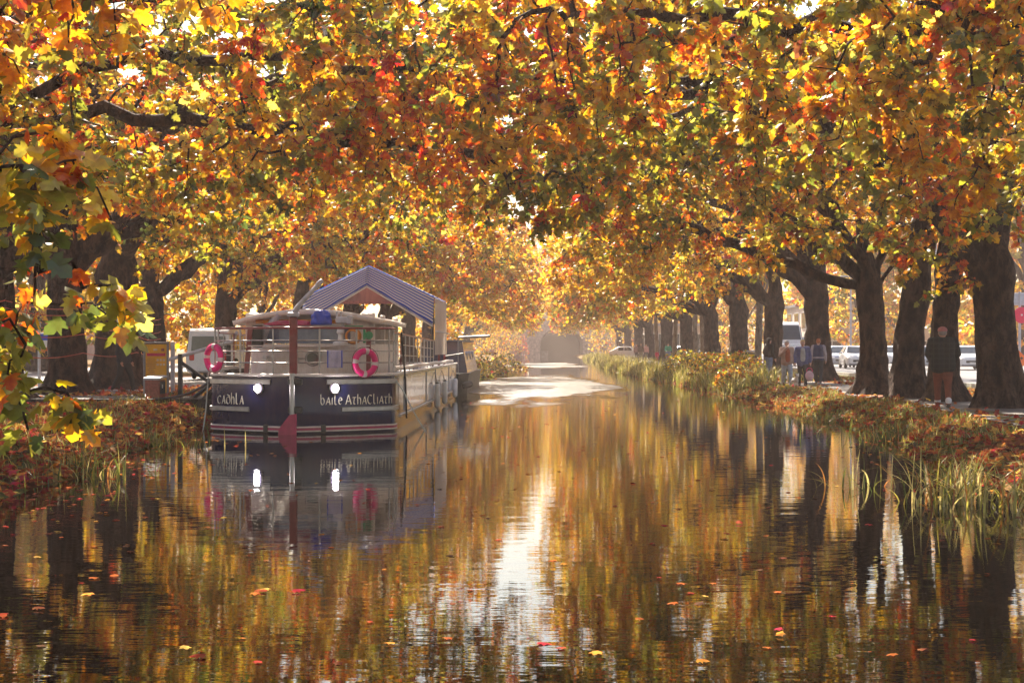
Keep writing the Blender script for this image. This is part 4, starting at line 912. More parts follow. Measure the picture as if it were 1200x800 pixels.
# awning
YA = 14.1; YB = 19.6; ZA = 4.33; ZE = 3.38; HW = 1.98
aw = MB()
def striped(quads, name, parent, mat='stripe', nst=9.0, thick=.02, wave=.0):
    """each quad (top0, top1, bot1, bot0): stripes run along top edge"""
    vs = []; fs = []; at_ = []
    for (a, b_, c_, d_) in quads:
        a, b_, c_, d_ = map(Vector, (a, b_, c_, d_)); o_ = len(vs); NU, NV = 18, 12
        for j in range(NV + 1):
            for i_ in range(NU + 1):
                u, v = i_ / NU, j / NV; p = (a * (1 - u) + b_ * u) * (1 - v) + (d_ * (1 - u) + c_ * u) * v
                nrm = (b_ - a).cross(d_ - a).normalized(); p = p + nrm * (wave * math.sin(v * 3.1) + .015 * math.sin(u * 19) * v)
                vs.append(p); at_.append(v * nst)
        fs += [(o_ + j * (NU + 1) + i_, o_ + j * (NU + 1) + i_ + 1, o_ + (j + 1) * (NU + 1) + i_ + 1, o_ + (j + 1) * (NU + 1) + i_) for j in range(NV) for i_ in range(NU)]
    m = MB(); m.add(vs, fs); me = bpy.data.meshes.new(name); me.from_pydata(m.v, [], m.f); A_ = me.attributes.new('stripe', 'FLOAT', 'POINT'); A_.data.foreach_set('value', np.array(at_, dtype=np.float32))
    o = link(name, me, mat, parent); md = o.modifiers.new('t', 'SOLIDIFY'); md.thickness = thick; return o
awn = thing('awning', 'blue and white striped gabled awning over the after deck of the barge', 'awning', (CX, BOW, 0))
fr = YA - .55
# roof slopes and the sloping front flap along both rakes
striped([((0, YA, ZA), (0, YB, ZA), (HW, YB, ZE), (HW, YA, ZE)), ((0, YB, ZA), (0, YA, ZA), (-HW, YA, ZE), (-HW, YB, ZE))], 'roof_sheet', awn, nst=14)
striped([((0, YA, ZA), (HW, YA, ZE), (HW, fr, ZE - .86), (0, fr, ZA - .62)), ((-HW, YA, ZE), (0, YA, ZA), (0, fr, ZA - .62), (-HW, fr, ZE - .86))], 'front_flap', awn, nst=9)
m = MB(); m.tube([(-HW, fr - .01, ZE - .89), (0, fr - .01, ZA - .65), (HW, fr - .01, ZE - .89)], .03, 6); m.build('rope_edge', 'white', awn)
m = MB(); m.tube([(-HW, fr, ZE - .80), (0, fr, ZA - .57), (HW, fr, ZE - .80)], .022, 6); m.build('blue_edge', 'bluetarp', awn)
for x_ in (-HW + .04, HW - .04):
    for y_ in (YA + .05, (YA + YB) / 2, YB - .05):
        m = MB(); m.tube([(x_, y_, DECK), (x_, y_, ZE - .03)], .035, 8); m.build('pole', 'darkred' if y_ > YA + 1 else 'black', awn)
m = MB(); m.tube([(0, YA, ZA - .04), (0, YB, ZA - .04)], .035, 8); m.build('ridge_pole', 'steel', awn)
m = MB(); m.box((0, YB - .02, ZE), (2 * HW, .08, .1)); m.build('tie_beam', 'brick', awn, smooth=False)
m = MB(); m.prism([(-HW, YB, ZE), (HW, YB, ZE), (0, YB, ZA - .02)], (0, .012, 0)); m.build('gable_sheet', 'brownfabric', awn, smooth=False)
for sg in (1, -1):
    m = MB(); vs = []; fs = []
    for j in range(9):
        for i_ in range(31):
            y_ = YA + .1 + (YB - YA - .1) * i_ / 30; z_ = ZE - .02 - (ZE - .02 - 1.62) * j / 8
            vs.append((sg * (HW + .02 + .02 * math.sin(i_ * 1.3) * (j / 8)), y_, z_))
    fs = [(j * 31 + i_, j * 31 + i_ + 1, j * 31 + i_ + 32, j * 31 + i_ + 31) for j in range(8) for i_ in range(30)]
    m.add(vs, fs); m.build('side_curtain', 'vinyl', awn)
    m = MB(); m.tube([(sg * (HW + .035), y_, 2.35) for y_ in np.linspace(YA + .1, YB, 6)], .02, 6); m.build('curtain_batten', 'lightgrey', awn)
# flower trough, fenders, ropes
for k, (y_, lb) in enumerate(((12.9, 'white cylindrical fender hanging by the awning front pole'), (16.2, 'white fender on the barge flank under the side curtain'), (21.8, 'slanting white fender near the barge stern'))):
    root = thing('fender', lb, 'fender', (CX + HB + .12, BOW + y_, .42), 0, 'fenders along the barge flank'); root.rotation_euler = (R((0, 0, -28)[k]), 0, 0)
    m = MB(); m.capsule((0, 0, .28), .09, (0, 0, -.28), .09, 14); m.build('body', 'white', root)
    m = MB(); m.tube([(0, 0, .36), (-.06, 0, .62), (-.16, 0, .84)], .012, 6); m.tube([(0, 0, .33), (0, 0, .4)], .05, 10); m.build('line', 'black', root)
def rope(name, lb, pts, r_, mat, cat='rope'):
    P = [Vector(p) for p in pts]; out = []
    for a, b_ in zip(P[:-1], P[1:]):
        for i_ in range(8): out.append(a.lerp(b_, i_ / 8) + Vector((0, 0, -.12 * math.sin(math.pi * i_ / 8) * (b_ - a).length * .3)))
    out.append(P[-1]); m = MB(); m.tube(out, r_, 6); return tag(m.build(name, mat), lb, cat)
c1 = hp(S1 - .1, .06)
rope('mooring_rope', 'pale rope trailing from the right bow corner of the barge into the water', [(CX + c1.x - .15, BOW + c1.y - .06, 1.3), (CX + c1.x + .12, BOW + c1.y - .1, .9), (CX + c1.x + .62, BOW + c1.y + .1, -.05)], .016, 'rope')
c2 = hp(-S1 + .05, .07)
rope('mooring_rope', 'pale blue rope hanging down the left bow corner of the barge', [(CX + c2.x, BOW + c2.y - .03, 1.3), (CX + c2.x - .05, BOW + c2.y - .06, .5), (CX + c2.x - .12, BOW + c2.y - .1, -.1)], .016, 'rope')
rope('mooring_rope', 'black rope looping down the flank of the barge near the bow', [(CX + HB + .03, BOW + 2.5, 2.2), (CX + HB + .1, BOW + 2.8, 1.1), (CX + HB + .08, BOW + 3.3, .2)], .022, 'black')
rope('mooring_rope', 'thick dark rope from the gangway deck up to the barge deck', [(-9.3, 36.6, .62), (-8.4, 36.2, .78), (-7.5, 35.6, 1.28)], .035, 'black')
# dark narrowboat behind
nb = thing('narrowboat', 'dark narrowboat moored beyond the barge stern, only its end showing', 'boat', (-4.15, 61.5, 0))
m = MB(); pts = [(-1.05, 0), (-.7, -1.0), (0, -1.4), (.7, -1.0), (1.05, 0), (1.05, 11), (0, 12.4), (-1.05, 11)]; k = len(pts)
m.add([(x_ * .9, y_, -.3) for x_, y_ in pts] + [(x_, y_, .75) for x_, y_ in pts] + [(x_ * 1.04, y_ * 1.01, .82) for x_, y_ in pts], [(l * k + i_, l * k + (i_ + 1) % k, (l + 1) * k + (i_ + 1) % k, (l + 1) * k + i_) for l in range(2) for i_ in range(k)] + [tuple(range(2 * k, 3 * k))]); m.build('hull', 'black', nb, smooth=False)
m = MB(); m.add([(-.95, 1.0, .8), (.95, 1.0, .8), (.95, 10, .8), (-.95, 10, .8), (-.72, 1.1, 2.1), (.72, 1.1, 2.1), (.72, 10, 2.1), (-.72, 10, 2.1)], [(0, 1, 5, 4), (1, 2, 6, 5), (2, 3, 7, 6), (3, 0, 4, 7), (4, 5, 6, 7)]); cab = m.build('cabin', 'cardark', nb, smooth=False)
m = MB(); m.box((0, 5.5, 2.13), (1.6, 9.2, .06)); m.build('roof', 'grey', cab, smooth=False)
for y_ in (3, 5.5, 8):
    m = MB(); m.tube([(.80, y_, 1.5), (.86, y_, 1.5)], .2, 16); m.build('porthole', 'steel', cab)
m = MB(); m.tube([(.2, -.9, .8), (.2, -1.0, 1.5), (.9, -1.3, 1.6)], .04, 8); m.build('tiller', 'black', nb)
m = MB(); m.capsule((.95, -.9, .35), .14, (1.1, -.4, .4), .14); m.build('bow_fender', 'rubber', nb)
m = MB(); m.tube([(.6, .5, 2.25), (1.9, -.4, 2.3)], .05, 8); m.tube([(.6, .5, .8), (.6, .5, 2.3)], .03, 6); m.build('plank', 'grey', nb)

# ------------------------------------------------------------------ left bank furniture
g = thing('gangway', 'dark timber landing deck and gangway with grey sloping handrail beside the barge', 'gangway', (0, 0, 0))
m = MB()
for k in range(24): m.box((-12.55 + k * .205, 38.2, .585), (.19, 2.6, .05))
m.build('deck_boards', 'deckwood', g, smooth=False)
m = MB(); m.box((-10.2, 36.95, .36), (5.1, .1, .42)); m.box((-10.2, 39.4, .36), (5.1, .1, .42)); m.build('edge_beam', 'deckwood', g, smooth=False)
for x_ in (-8.2, -9.6):
    m = MB(); m.tube([(x_, 36.9, -.8), (x_, 36.9, .5)], .1, 8); m.build('pile', 'deckwood', g)
m = MB(); m.box((-9.05, 38, 1.14), (.1, .1, 1.1)); m.box((-7.75, 37.5, 1.3), (.1, .1, 1.3)); m.build('handrail_post', 'black', g, smooth=False)
m = MB(); m.tube([(-9.35, 38.1, 1.55), (-8.95, 38, 1.66), (-7.6, 37.3, 2.0), (-7.3, 36.2, 2.2)], .045, 8); m.build('handrail', 'lightgrey', g)
m = MB(); m.tube([(-9.05, 38, 1.5), (-8.4, 37.9, 1.05), (-7.75, 37.6, .65)], .045, 6); m.tube([(-8.7, 38, .62), (-8.2, 37.8, .98), (-7.5, 37.2, 1.55)], .055, 6); m.build('brace', 'black', g)
m = MB(); m.add([(-7.95, 35.6, .62), (-7.95, 37.4, .62), (-7.3, 37.4, 1.3), (-7.3, 35.6, 1.3)], [(0, 1, 2, 3)]); o = m.build('ramp', 'deckwood', g, smooth=False); md = o.modifiers.new('t', 'SOLIDIFY'); md.thickness = .06
ib = thing('info_board', 'yellow information poster in a grey frame on the left bank', 'sign', tuple(at(183, 466, 40.5)), R(12))
ib.location.z = .5
m = MB(); m.box((0, 0, 1.47), (.66, .12, .07), b=.02); m.box((0, 0, .08), (.66, .12, .16), b=.02); m.box((-.3, 0, .76), (.06, .12, 1.5), b=.015); m.box((.3, 0, .76), (.06, .12, 1.5), b=.015); m.build('frame', 'grey', ib)
m = MB(); m.box((0, 0, .8), (.55, .05, 1.3)); po = m.build('poster', 'yellow', ib, smooth=False)
m = MB(); m.box((0, -.03, 1.16), (.47, .008, .08)); m.build('poster_band', 'magenta', po, smooth=False)
m = MB()
for j in range(2):
    for i_ in range(3): m.box((.04 + i_ * .08, -.03, 1.02 - j * .12), (.055, .008, .055))
m.box((-.02, -.03, 1.29), (.1, .008, .05)); m.build('poster_squares', 'posterlite', po, smooth=False)
m = MB()
for j in range(13): m.box((-.12 + .02 * math.sin(j * 4), -.03, 1.06 - j * .05), (.2 + .05 * math.sin(j * 7), .008, .012))
m.box((.17, -.03, 1.29), (.08, .008, .07)); m.build('poster_text', 'brick', po, smooth=False)
m = MB(); m.box((.42, .2, .75), (.1, .5, 1.5), b=.02); m.build('side_panel', 'lightgrey', ib)
sb = thing('service_pillar', 'low brick-red service pillar with sloping pale top before the yellow poster', 'pillar', (at(182, 467, 38).x, 38.0, .61), R(-18))
m = MB(); m.box((0, 0, .22), (.4, .3, .44), b=.012); m.build('body', 'brick', sb); m = MB(); m.prism([(-.23, -.18, .44), (.23, -.18, .44), (.23, .18, .5), (-.23, .18, .5), ], (0, 0, .05)); m.build('top', 'lightgrey', sb, smooth=False)
m = MB(); m.box((.205, 0, .25), (.012, .22, .3)); m.build('side_door', 'black', sb, smooth=False); m = MB(); m.box((.214, -.02, .28), (.008, .04, .09)); m.build('door_plate', 'white', sb, smooth=False)
# red cords strung round the trunks
for k, (z_, lb) in enumerate(((3.0, 'topmost red cord strung between the left-bank trunks'), (2.78, 'red cord just under the topmost between left-bank trunks'), (2.5, 'middle red cord strung between the left-bank trunks'), (2.2, 'red cord just under the middle one around left-bank trunks'), (1.72, 'lowest red cord strung between the left-bank trunks'))):
    A_ = [(-14.5, 36.85), (-13.0, 36.88), (-13.12, 43.5), (-13.25, 49.7), (-15.6, 62.2)]; pts = []
    for (xa, ya), (xb, yb) in zip(A_[:-1], A_[1:]):
        for i_ in range(8): t = i_ / 8; pts.append((xa + (xb - xa) * t, ya + (yb - ya) * t, z_ - .12 * math.sin(math.pi * t) + .03 * math.sin(k * 3 + ya)))
    pts.append((*A_[-1], z_)); m = MB(); m.tube(pts, .013, 5); tag(m.build('cord', 'orangewire'), lb, 'cord', 'red cords strung around the left trunks')
# small blue and white sign + post at the far left
s1 = thing('small_sign', 'small blue and white sign on a pale post among the left trunks', 'sign', (at(46, 460, 52).x, 52, .5))
m = MB(); m.tube([(0, 0, 0), (0, 0, 2.2)], .05, 10); m.build('post', 'lightgrey', s1); m = MB(); m.box((.25, -.06, 1.6), (.5, .03, .5), b=.01); pn = m.build('panel', 'white', s1); m = MB(); m.box((.25, -.08, 1.7), (.42, .012, .22)); m.build('panel_band', 'bluetarp', pn, smooth=False)

# ------------------------------------------------------------------ people
def remesh(name, mb, vox, mat, parent, smooth_it=6):
    me = bpy.data.meshes.new(name + '_src'); me.from_pydata(mb.v, [], mb.f); o = bpy.data.objects.new(name, me); COL.objects.link(o)
    r_ = o.modifiers.new('r', 'REMESH'); r_.mode = 'VOXEL'; r_.voxel_size = vox
    s_ = o.modifiers.new('s', 'SMOOTH'); s_.iterations = smooth_it; s_.factor = .5
    dg = bpy.context.evaluated_depsgraph_get(); me2 = bpy.data.meshes.new_from_object(o.evaluated_get(dg)); bpy.data.objects.remove(o); bpy.data.meshes.remove(me)
    me2.name = name; me2.materials.clear(); return link(name, me2, mat, parent)
PM = {}
def cloth(c, rough=.9):
    k = tuple(c)
    if k not in PM: PM[k] = simple('cloth_%d' % len(PM), c, rough, var=.12, scale=10, bump=.25, bscale=60)
    return PM[k]
def person(label, loc, rz, h=1.7, stride=.18, top=(.1, .1, .1), legs=(.05, .05, .06), hair=(.1, .06, .03), shoes=(.03, .03, .03), arms=None, inner=None, long_top=.0, build=1.0, hairlen=0, face=True, vest=None, socks=None, topmat=None, group=None, vox=.014, cap=None, head_fwd=0.0, small=False):
    root = thing('person', label, 'person', loc, rz, group); k = h / 1.70; B = build
    def S(p): return Vector(p) * k
    st = stride
    hipz = .90 - .03 * abs(st)
    L = {1: ((.09, 0, hipz), (.10, -.02 - st * .55, .49), (.095, -st + .02, .085)), -1: ((-.09, 0, hipz), (-.10, -.03 + st * .35, .49), (-.095, st + .03, .10))}
    sh = {1: (.185 * B, .0, 1.39), -1: (-.185 * B, .0, 1.39)}
    A = {1: ((.25 * B, .05, 1.12), (.255 * B, -.06, .88)), -1: ((-.25 * B, .02, 1.12), (-.255 * B, -.1, .88))}
    if arms: A.update(arms)
    def limbs(m, e, which='all'):
        if which in ('all', 'legs'):
            for sg in (1, -1):
                a, b_, c_ = L[sg]; m.capsule(S(a), (.092 * B + e) * k, S(b_), (.062 + e) * k); m.capsule(S(b_), (.06 + e) * k, S(c_), (.042 + e) * k)
            for sx in (-.05, .05): m.capsule(S((sx, 0.01, hipz)), (.108 * B + e) * k, S((sx, 0, hipz + .1)), (.095 * B + e) * k)
        if which in ('all', 'top'):
            for sx in (-.07 * B, .07 * B):
                m.capsule(S((sx, 0, .98 - long_top)), (.12 * B + e) * k, S((sx, .0, 1.14)), (.098 * B + e) * k); m.capsule(S((sx, 0, 1.14)), (.098 * B + e) * k, S((sx * 1.15, .01, 1.33)), (.105 * B + e) * k)
            m.capsule(S(sh[-1]), (.058 + e) * k, S(sh[1]), (.058 + e) * k)
            for sg in (1, -1):
                el, ha = A[sg]; m.capsule(S(sh[sg]), (.055 + e) * k, S(el), (.042 + e) * k); m.capsule(S(el), (.041 + e) * k, S(ha), (.028 + e * .8) * k)
    m = MB(); limbs(m, 0)
    hy = -.02 - head_fwd; hz = 1.585 - head_fwd * .5
    m.capsule(S((0, .01, 1.38)), .062 * k, S((0, hy + .01, 1.52 - head_fwd * .5)), .052 * k)
    m.ell(S((0, hy, hz)), (.076 * k, .094 * k, .115 * k), 18, 14); m.ell(S((0, hy - .03, hz - .06)), (.055 * k, .06 * k, .055 * k))
    m.capsule(S((0, hy - .092, hz + .005)), .008 * k, S((0, hy - .108, hz - .025)), .014 * k, 8)
    for sg in (1, -1): m.ell(S((sg * .078, hy + .01, hz - .005)), (.014 * k, .025 * k, .034 * k), 10, 8)
    for sg in (1, -1):
        el, ha = Vector(A[sg][0]), Vector(A[sg][1]); d = (ha - el).normalized(); side = d.cross(Vector((0, 1, 0)))
        if side.length < .1: side = Vector((1, 0, 0))
        side = d.cross(Vector((1, 0, 0))).normalized() if abs(d.z) > .5 else side.normalized()
        m.capsule(S(ha), .03 * k, S(ha + d * .075), .034 * k, 10)
        nrm = d.cross(side)
        for f_ in range(4):
            o_ = side * (.024 - .016 * f_); b0 = ha + d * .085 + o_; ln = (.062, .075, .07, .052)[f_]
            m.capsule(S(b0), .0095 * k, S(b0 + d * ln * .6), .009 * k, 6); m.capsule(S(b0 + d * ln * .6), .009 * k, S(b0 + d * ln - nrm * .02), .0085 * k, 6)
        m.capsule(S(ha + d * .03 + side * .03), .011 * k, S(ha + d * .085 + side * .055), .0095 * k, 6)
        an = Vector(L[sg][2]); m.capsule(S(an - Vector((0, 0, .03))), .04 * k, S(an + Vector((0, -.13, -.045))), .032 * k, 10)
    remesh('body', m, vox * .8 if not small else .02, 'skin', root, 3)
    m = MB(); limbs(m, .017, 'legs'); remesh('trousers', m, vox, cloth(legs), root)
    m = MB(); limbs(m, .024, 'top'); jk = remesh('jacket', m, vox, topmat or cloth(top), root)
    if vest:
        m = MB()
        for sx in (-.07 * B, .07 * B): m.capsule(S((sx, 0, .95)), (.105 * B + .036) * k, S((sx * 1.1, .0, 1.34)), (.105 * B + .034) * k)
        m.capsule(S((-.13 * B, 0, 1.39)), .088 * k, S((.13 * B, 0, 1.39)), .088 * k); remesh('vest', m, vox, cloth(vest), root)
    if inner:
        m = MB()
        for sx in (-.03, .03): m.capsule(S((sx, -.058 * B, .97)), .1 * k, S((sx * .8, -.05 * B, 1.33)), .092 * k)
        remesh('shirt', m, vox, cloth(inner), root)
    m = MB()
    for sg in (1, -1):
        an = Vector(L[sg][2]); m.capsule(S(an + Vector((0, .03, -.045))), .045 * k, S(an + Vector((0, -.14, -.05))), .04 * k, 10)
    for v_i, v in enumerate(m.v):
        if v[2] < .0: m.v[v_i] = (v[0], v[1], 0.0)
    m.build('shoes', cloth(shoes, .6), root)
    if socks:
        m = MB()
        for sg in (1, -1):
            an = Vector(L[sg][2]); m.capsule(S(an + Vector((0, 0, -.02))), .05 * k, S(an + Vector((0, .0, .07))), .066 * k, 12)
        m.build('socks', cloth(socks), root)
    m = MB(); m.ell(S((0, hy + .018, hz + .03)), (.09 * k, .1 * k, .105 * k), 18, 14)
    m.ell(S((0, hy - .03, hz + .085)), (.075 * k, .07 * k, .045 * k))
    if hairlen: m.capsule(S((0, hy + .06, hz)), .08 * k, S((0, hy + .07, hz - hairlen)), .07 * k)
    hr = remesh('hair', m, .014, cloth(hair), root, 2)
    # keep the face free
    if face:
        import bmesh
        bm = bmesh.new(); bm.from_mesh(hr.data)
        bmesh.ops.delete(bm, geom=[v for v in bm.verts if v.co.y < (hy - .045) * k and v.co.z < (hz + .05) * k], context='VERTS'); bm.to_mesh(hr.data); bm.free()
        for sg in (1, -1):
            m = MB(); m.ell(S((sg * .03, hy - .088, hz + .008)), (.011 * k, .008 * k, .008 * k), 8, 6); m.build('eye', 'black', root)
        m = MB(); m.ell(S((0, hy - .088, hz - .058)), (.024 * k, .01 * k, .006 * k), 8, 6); m.build('mouth', 'crimson', root)
    if cap:
        m = MB(); m.ell(S((0, hy + .01, hz + .06)), (.1 * k, .112 * k, .075 * k)); m.ell(S((0, hy - .1, hz + .05)), (.08 * k, .07 * k, .015 * k)); m.build('cap', cloth(cap), root)
    return root
def foot(px, py, Y): p = at(px, py, Y); return (p.x, Y, gzf(p.x, Y) + .012)
person('man in dark plaid jacket and rust trousers walking away along the towpath', foot(1105, 480, 34), R(172), 1.82, .12, legs=(.20, .055, .032), topmat=M['plaid'], long_top=.1, build=1.28, hair=(.35, .3, .28), shoes=(.02, .02, .02), socks=(.72, .72, .75), face=False, cap=(.5, .2, .2), head_fwd=.06, arms={1: ((.31, -.02, 1.12), (.22, -.2, .98)), -1: ((-.31, -.02, 1.12), (-.22, -.2, .98))})
person('grey-haired walker in beige jacket and pale jeans raising one hand to the face', foot(922, 451, 54.6), R(8), 1.66, .22, top=(.38, .25, .19), legs=(.38, .44, .52), hair=(.5, .48, .46), inner=(.38, .10, .04), shoes=(.5, .48, .45), long_top=.08, build=1.05, arms={-1: ((-.28, -.1, 1.16), (-.09, -.24, 1.42))})
person('blonde walker in blue cardigan over grey top and dark trousers', foot(940.5, 452, 53.7), R(-4), 1.63, .2, top=(.09, .10, .22), legs=(.03, .028, .032), hair=(.62, .42, .2), inner=(.36, .36, .37), shoes=(.04, .03, .03), long_top=.12, build=1.08)
person('red-haired walker in navy vest with pale sleeves, turned away', foot(959, 449, 57.2), R(165), 1.66, .2, top=(.42, .36, .38), vest=(.05, .055, .11), legs=(.03, .03, .035), hair=(.42, .13, .05), shoes=(.1, .08, .07), face=False, build=1.05)
person('dark-haired walker in black top and blue jeans beside the tree trunk', foot(901, 445, 62), R(120), 1.68, .1, top=(.02, .018, .02), legs=(.1, .16, .3), hair=(.03, .02, .018), hairlen=.16, shoes=(.1, .1, .1), build=1.0)
person('walker in dark clothes and white trainers on the left bank by the yellow poster', foot(145, 460, 45.6), R(70), 1.78, .28, top=(.018, .022, .035), legs=(.02, .02, .025), hair=(.03, .02, .02), shoes=(.6, .6, .62), face=True, build=1.1, long_top=.06)
for px, y_, c_, lg, lb, hh in [(746, 150, (.3, .2, .22), (.1, .09, .1), 'leftmost of three distant walkers on the right bank', 1.68), (751, 146, (.14, .1, .08), (.25, .22, .16), 'middle distant walker in brown on the right bank', 1.75), (757, 151, (.5, .3, .32), (.12, .12, .14), 'rightmost of three distant walkers, in pink', 1.65)]:
    x_ = (px - VX) * y_ / F; person(lb, (x_, y_, .51), R(5), hh, .12, top=c_, legs=lg, hair=(.15, .1, .06), vox=.02, small=True, group='distant walkers', face=False)
person('small child in red beside the distant trunks', ((770 - VX) * 140 / F, 140, .51), R(10), 1.05, .08, top=(.7, .04, .1), legs=(.6, .05, .12), hair=(.15, .1, .06), vox=.02, small=True, face=False, group='distant walkers')
person('distant walker in green top pushing a pushchair', ((783 - VX) * 132 / F, 132, .51), R(0), 1.7, .12, top=(.03, .3, .2), legs=(.08, .08, .1), hair=(.1, .07, .05), vox=.02, small=True, face=False, group='distant walkers', arms={1: ((.25, -.1, 1.12), (.2, -.32, 1.02)), -1: ((-.25, -.1, 1.12), (-.2, -.32, 1.02))})
pc = thing('pushchair', 'dark pushchair in front of the distant walker in green', 'pushchair', ((783 - VX) * 132 / F, 131.2, .51))
m = MB(); m.prism([(-.22, .25, .35), (-.22, -.3, .45), (-.22, .3, 1.0)], (.44, 0, 0)); m.build('seat', 'cardark', pc, smooth=False)
m = MB(); m.tube([(-.2, .5, 1.02), (-.24, -.3, .2)], .015, 6); m.tube([(.2, .5, 1.02), (.24, -.3, .2)], .015, 6); m.tube([(-.2, .5, 1.02), (.2, .5, 1.02)], .018, 6); m.tube([(-.24, .35, .12), (-.2, -.05, .6)], .015, 6); m.tube([(.24, .35, .12), (.2, -.05, .6)], .015, 6); m.build('frame', 'steel', pc)
for x_ in (-.26, .26):
    for y_ in (-.3, .35): m = MB(); m.torus((x_, y_, .12), .1, .022, (1, 0, 0), 16, 6); m.build('wheel', 'rubber', pc)
# bag and dog
bg_ = thing('carrier_bag', 'pink and white carrier bag hanging at the blonde walker side', 'bag', (foot(948, 452, 53.6)[0], 53.5, 0)); bg_.location.z = .52
m = MB(); m.ell((0, 0, .34), (.15, .08, .18)); m.build('body', cloth((.62, .4, .46)), bg_); m = MB(); m.torus((0, 0, .52), .1, .01, (0, 1, 0), 14, 5, 0, math.pi * 2); m.build('handle', 'pink', bg_)
dg_ = thing('dog', 'small grey-white dog trotting between the beige jacket and blue cardigan walkers', 'dog', foot(931.5, 451, 53.2), R(10))
m = MB(); m.capsule((0, -.14, .27), .085, (0, .16, .27), .07); m.capsule((0, -.16, .3), .06, (0, -.24, .4), .05); m.ell((0, -.27, .43), (.055, .065, .055)); m.capsule((0, -.3, .41), .032, (0, -.37, .4), .022)
for sg in (1, -1):
    m.capsule((sg * .05, -.13, .22), .035, (sg * .05, -.14, .11), .022); m.capsule((sg * .05, -.14, .11), .022, (sg * .05, -.15, .02), .022)
    m.capsule((sg * .05, .14, .23), .045, (sg * .055, .1, .16), .03); m.capsule((sg * .055, .1, .16), .028, (sg * .055, .18, .1), .02); m.capsule((sg * .055, .18, .1), .02, (sg * .055, .16, .02), .022); m.ell((sg * .045, -.26, .49), (.018, .02, .035), 8, 6)
m.capsule((0, .2, .3), .02, (0, .28, .42), .012); remesh('body', m, .01, cloth((.5, .47, .44)), dg_, 2)
m = MB(); m.ell((0, -.392, .405), (.014, .01, .01), 8, 6); m.build('nose', 'black', dg_)

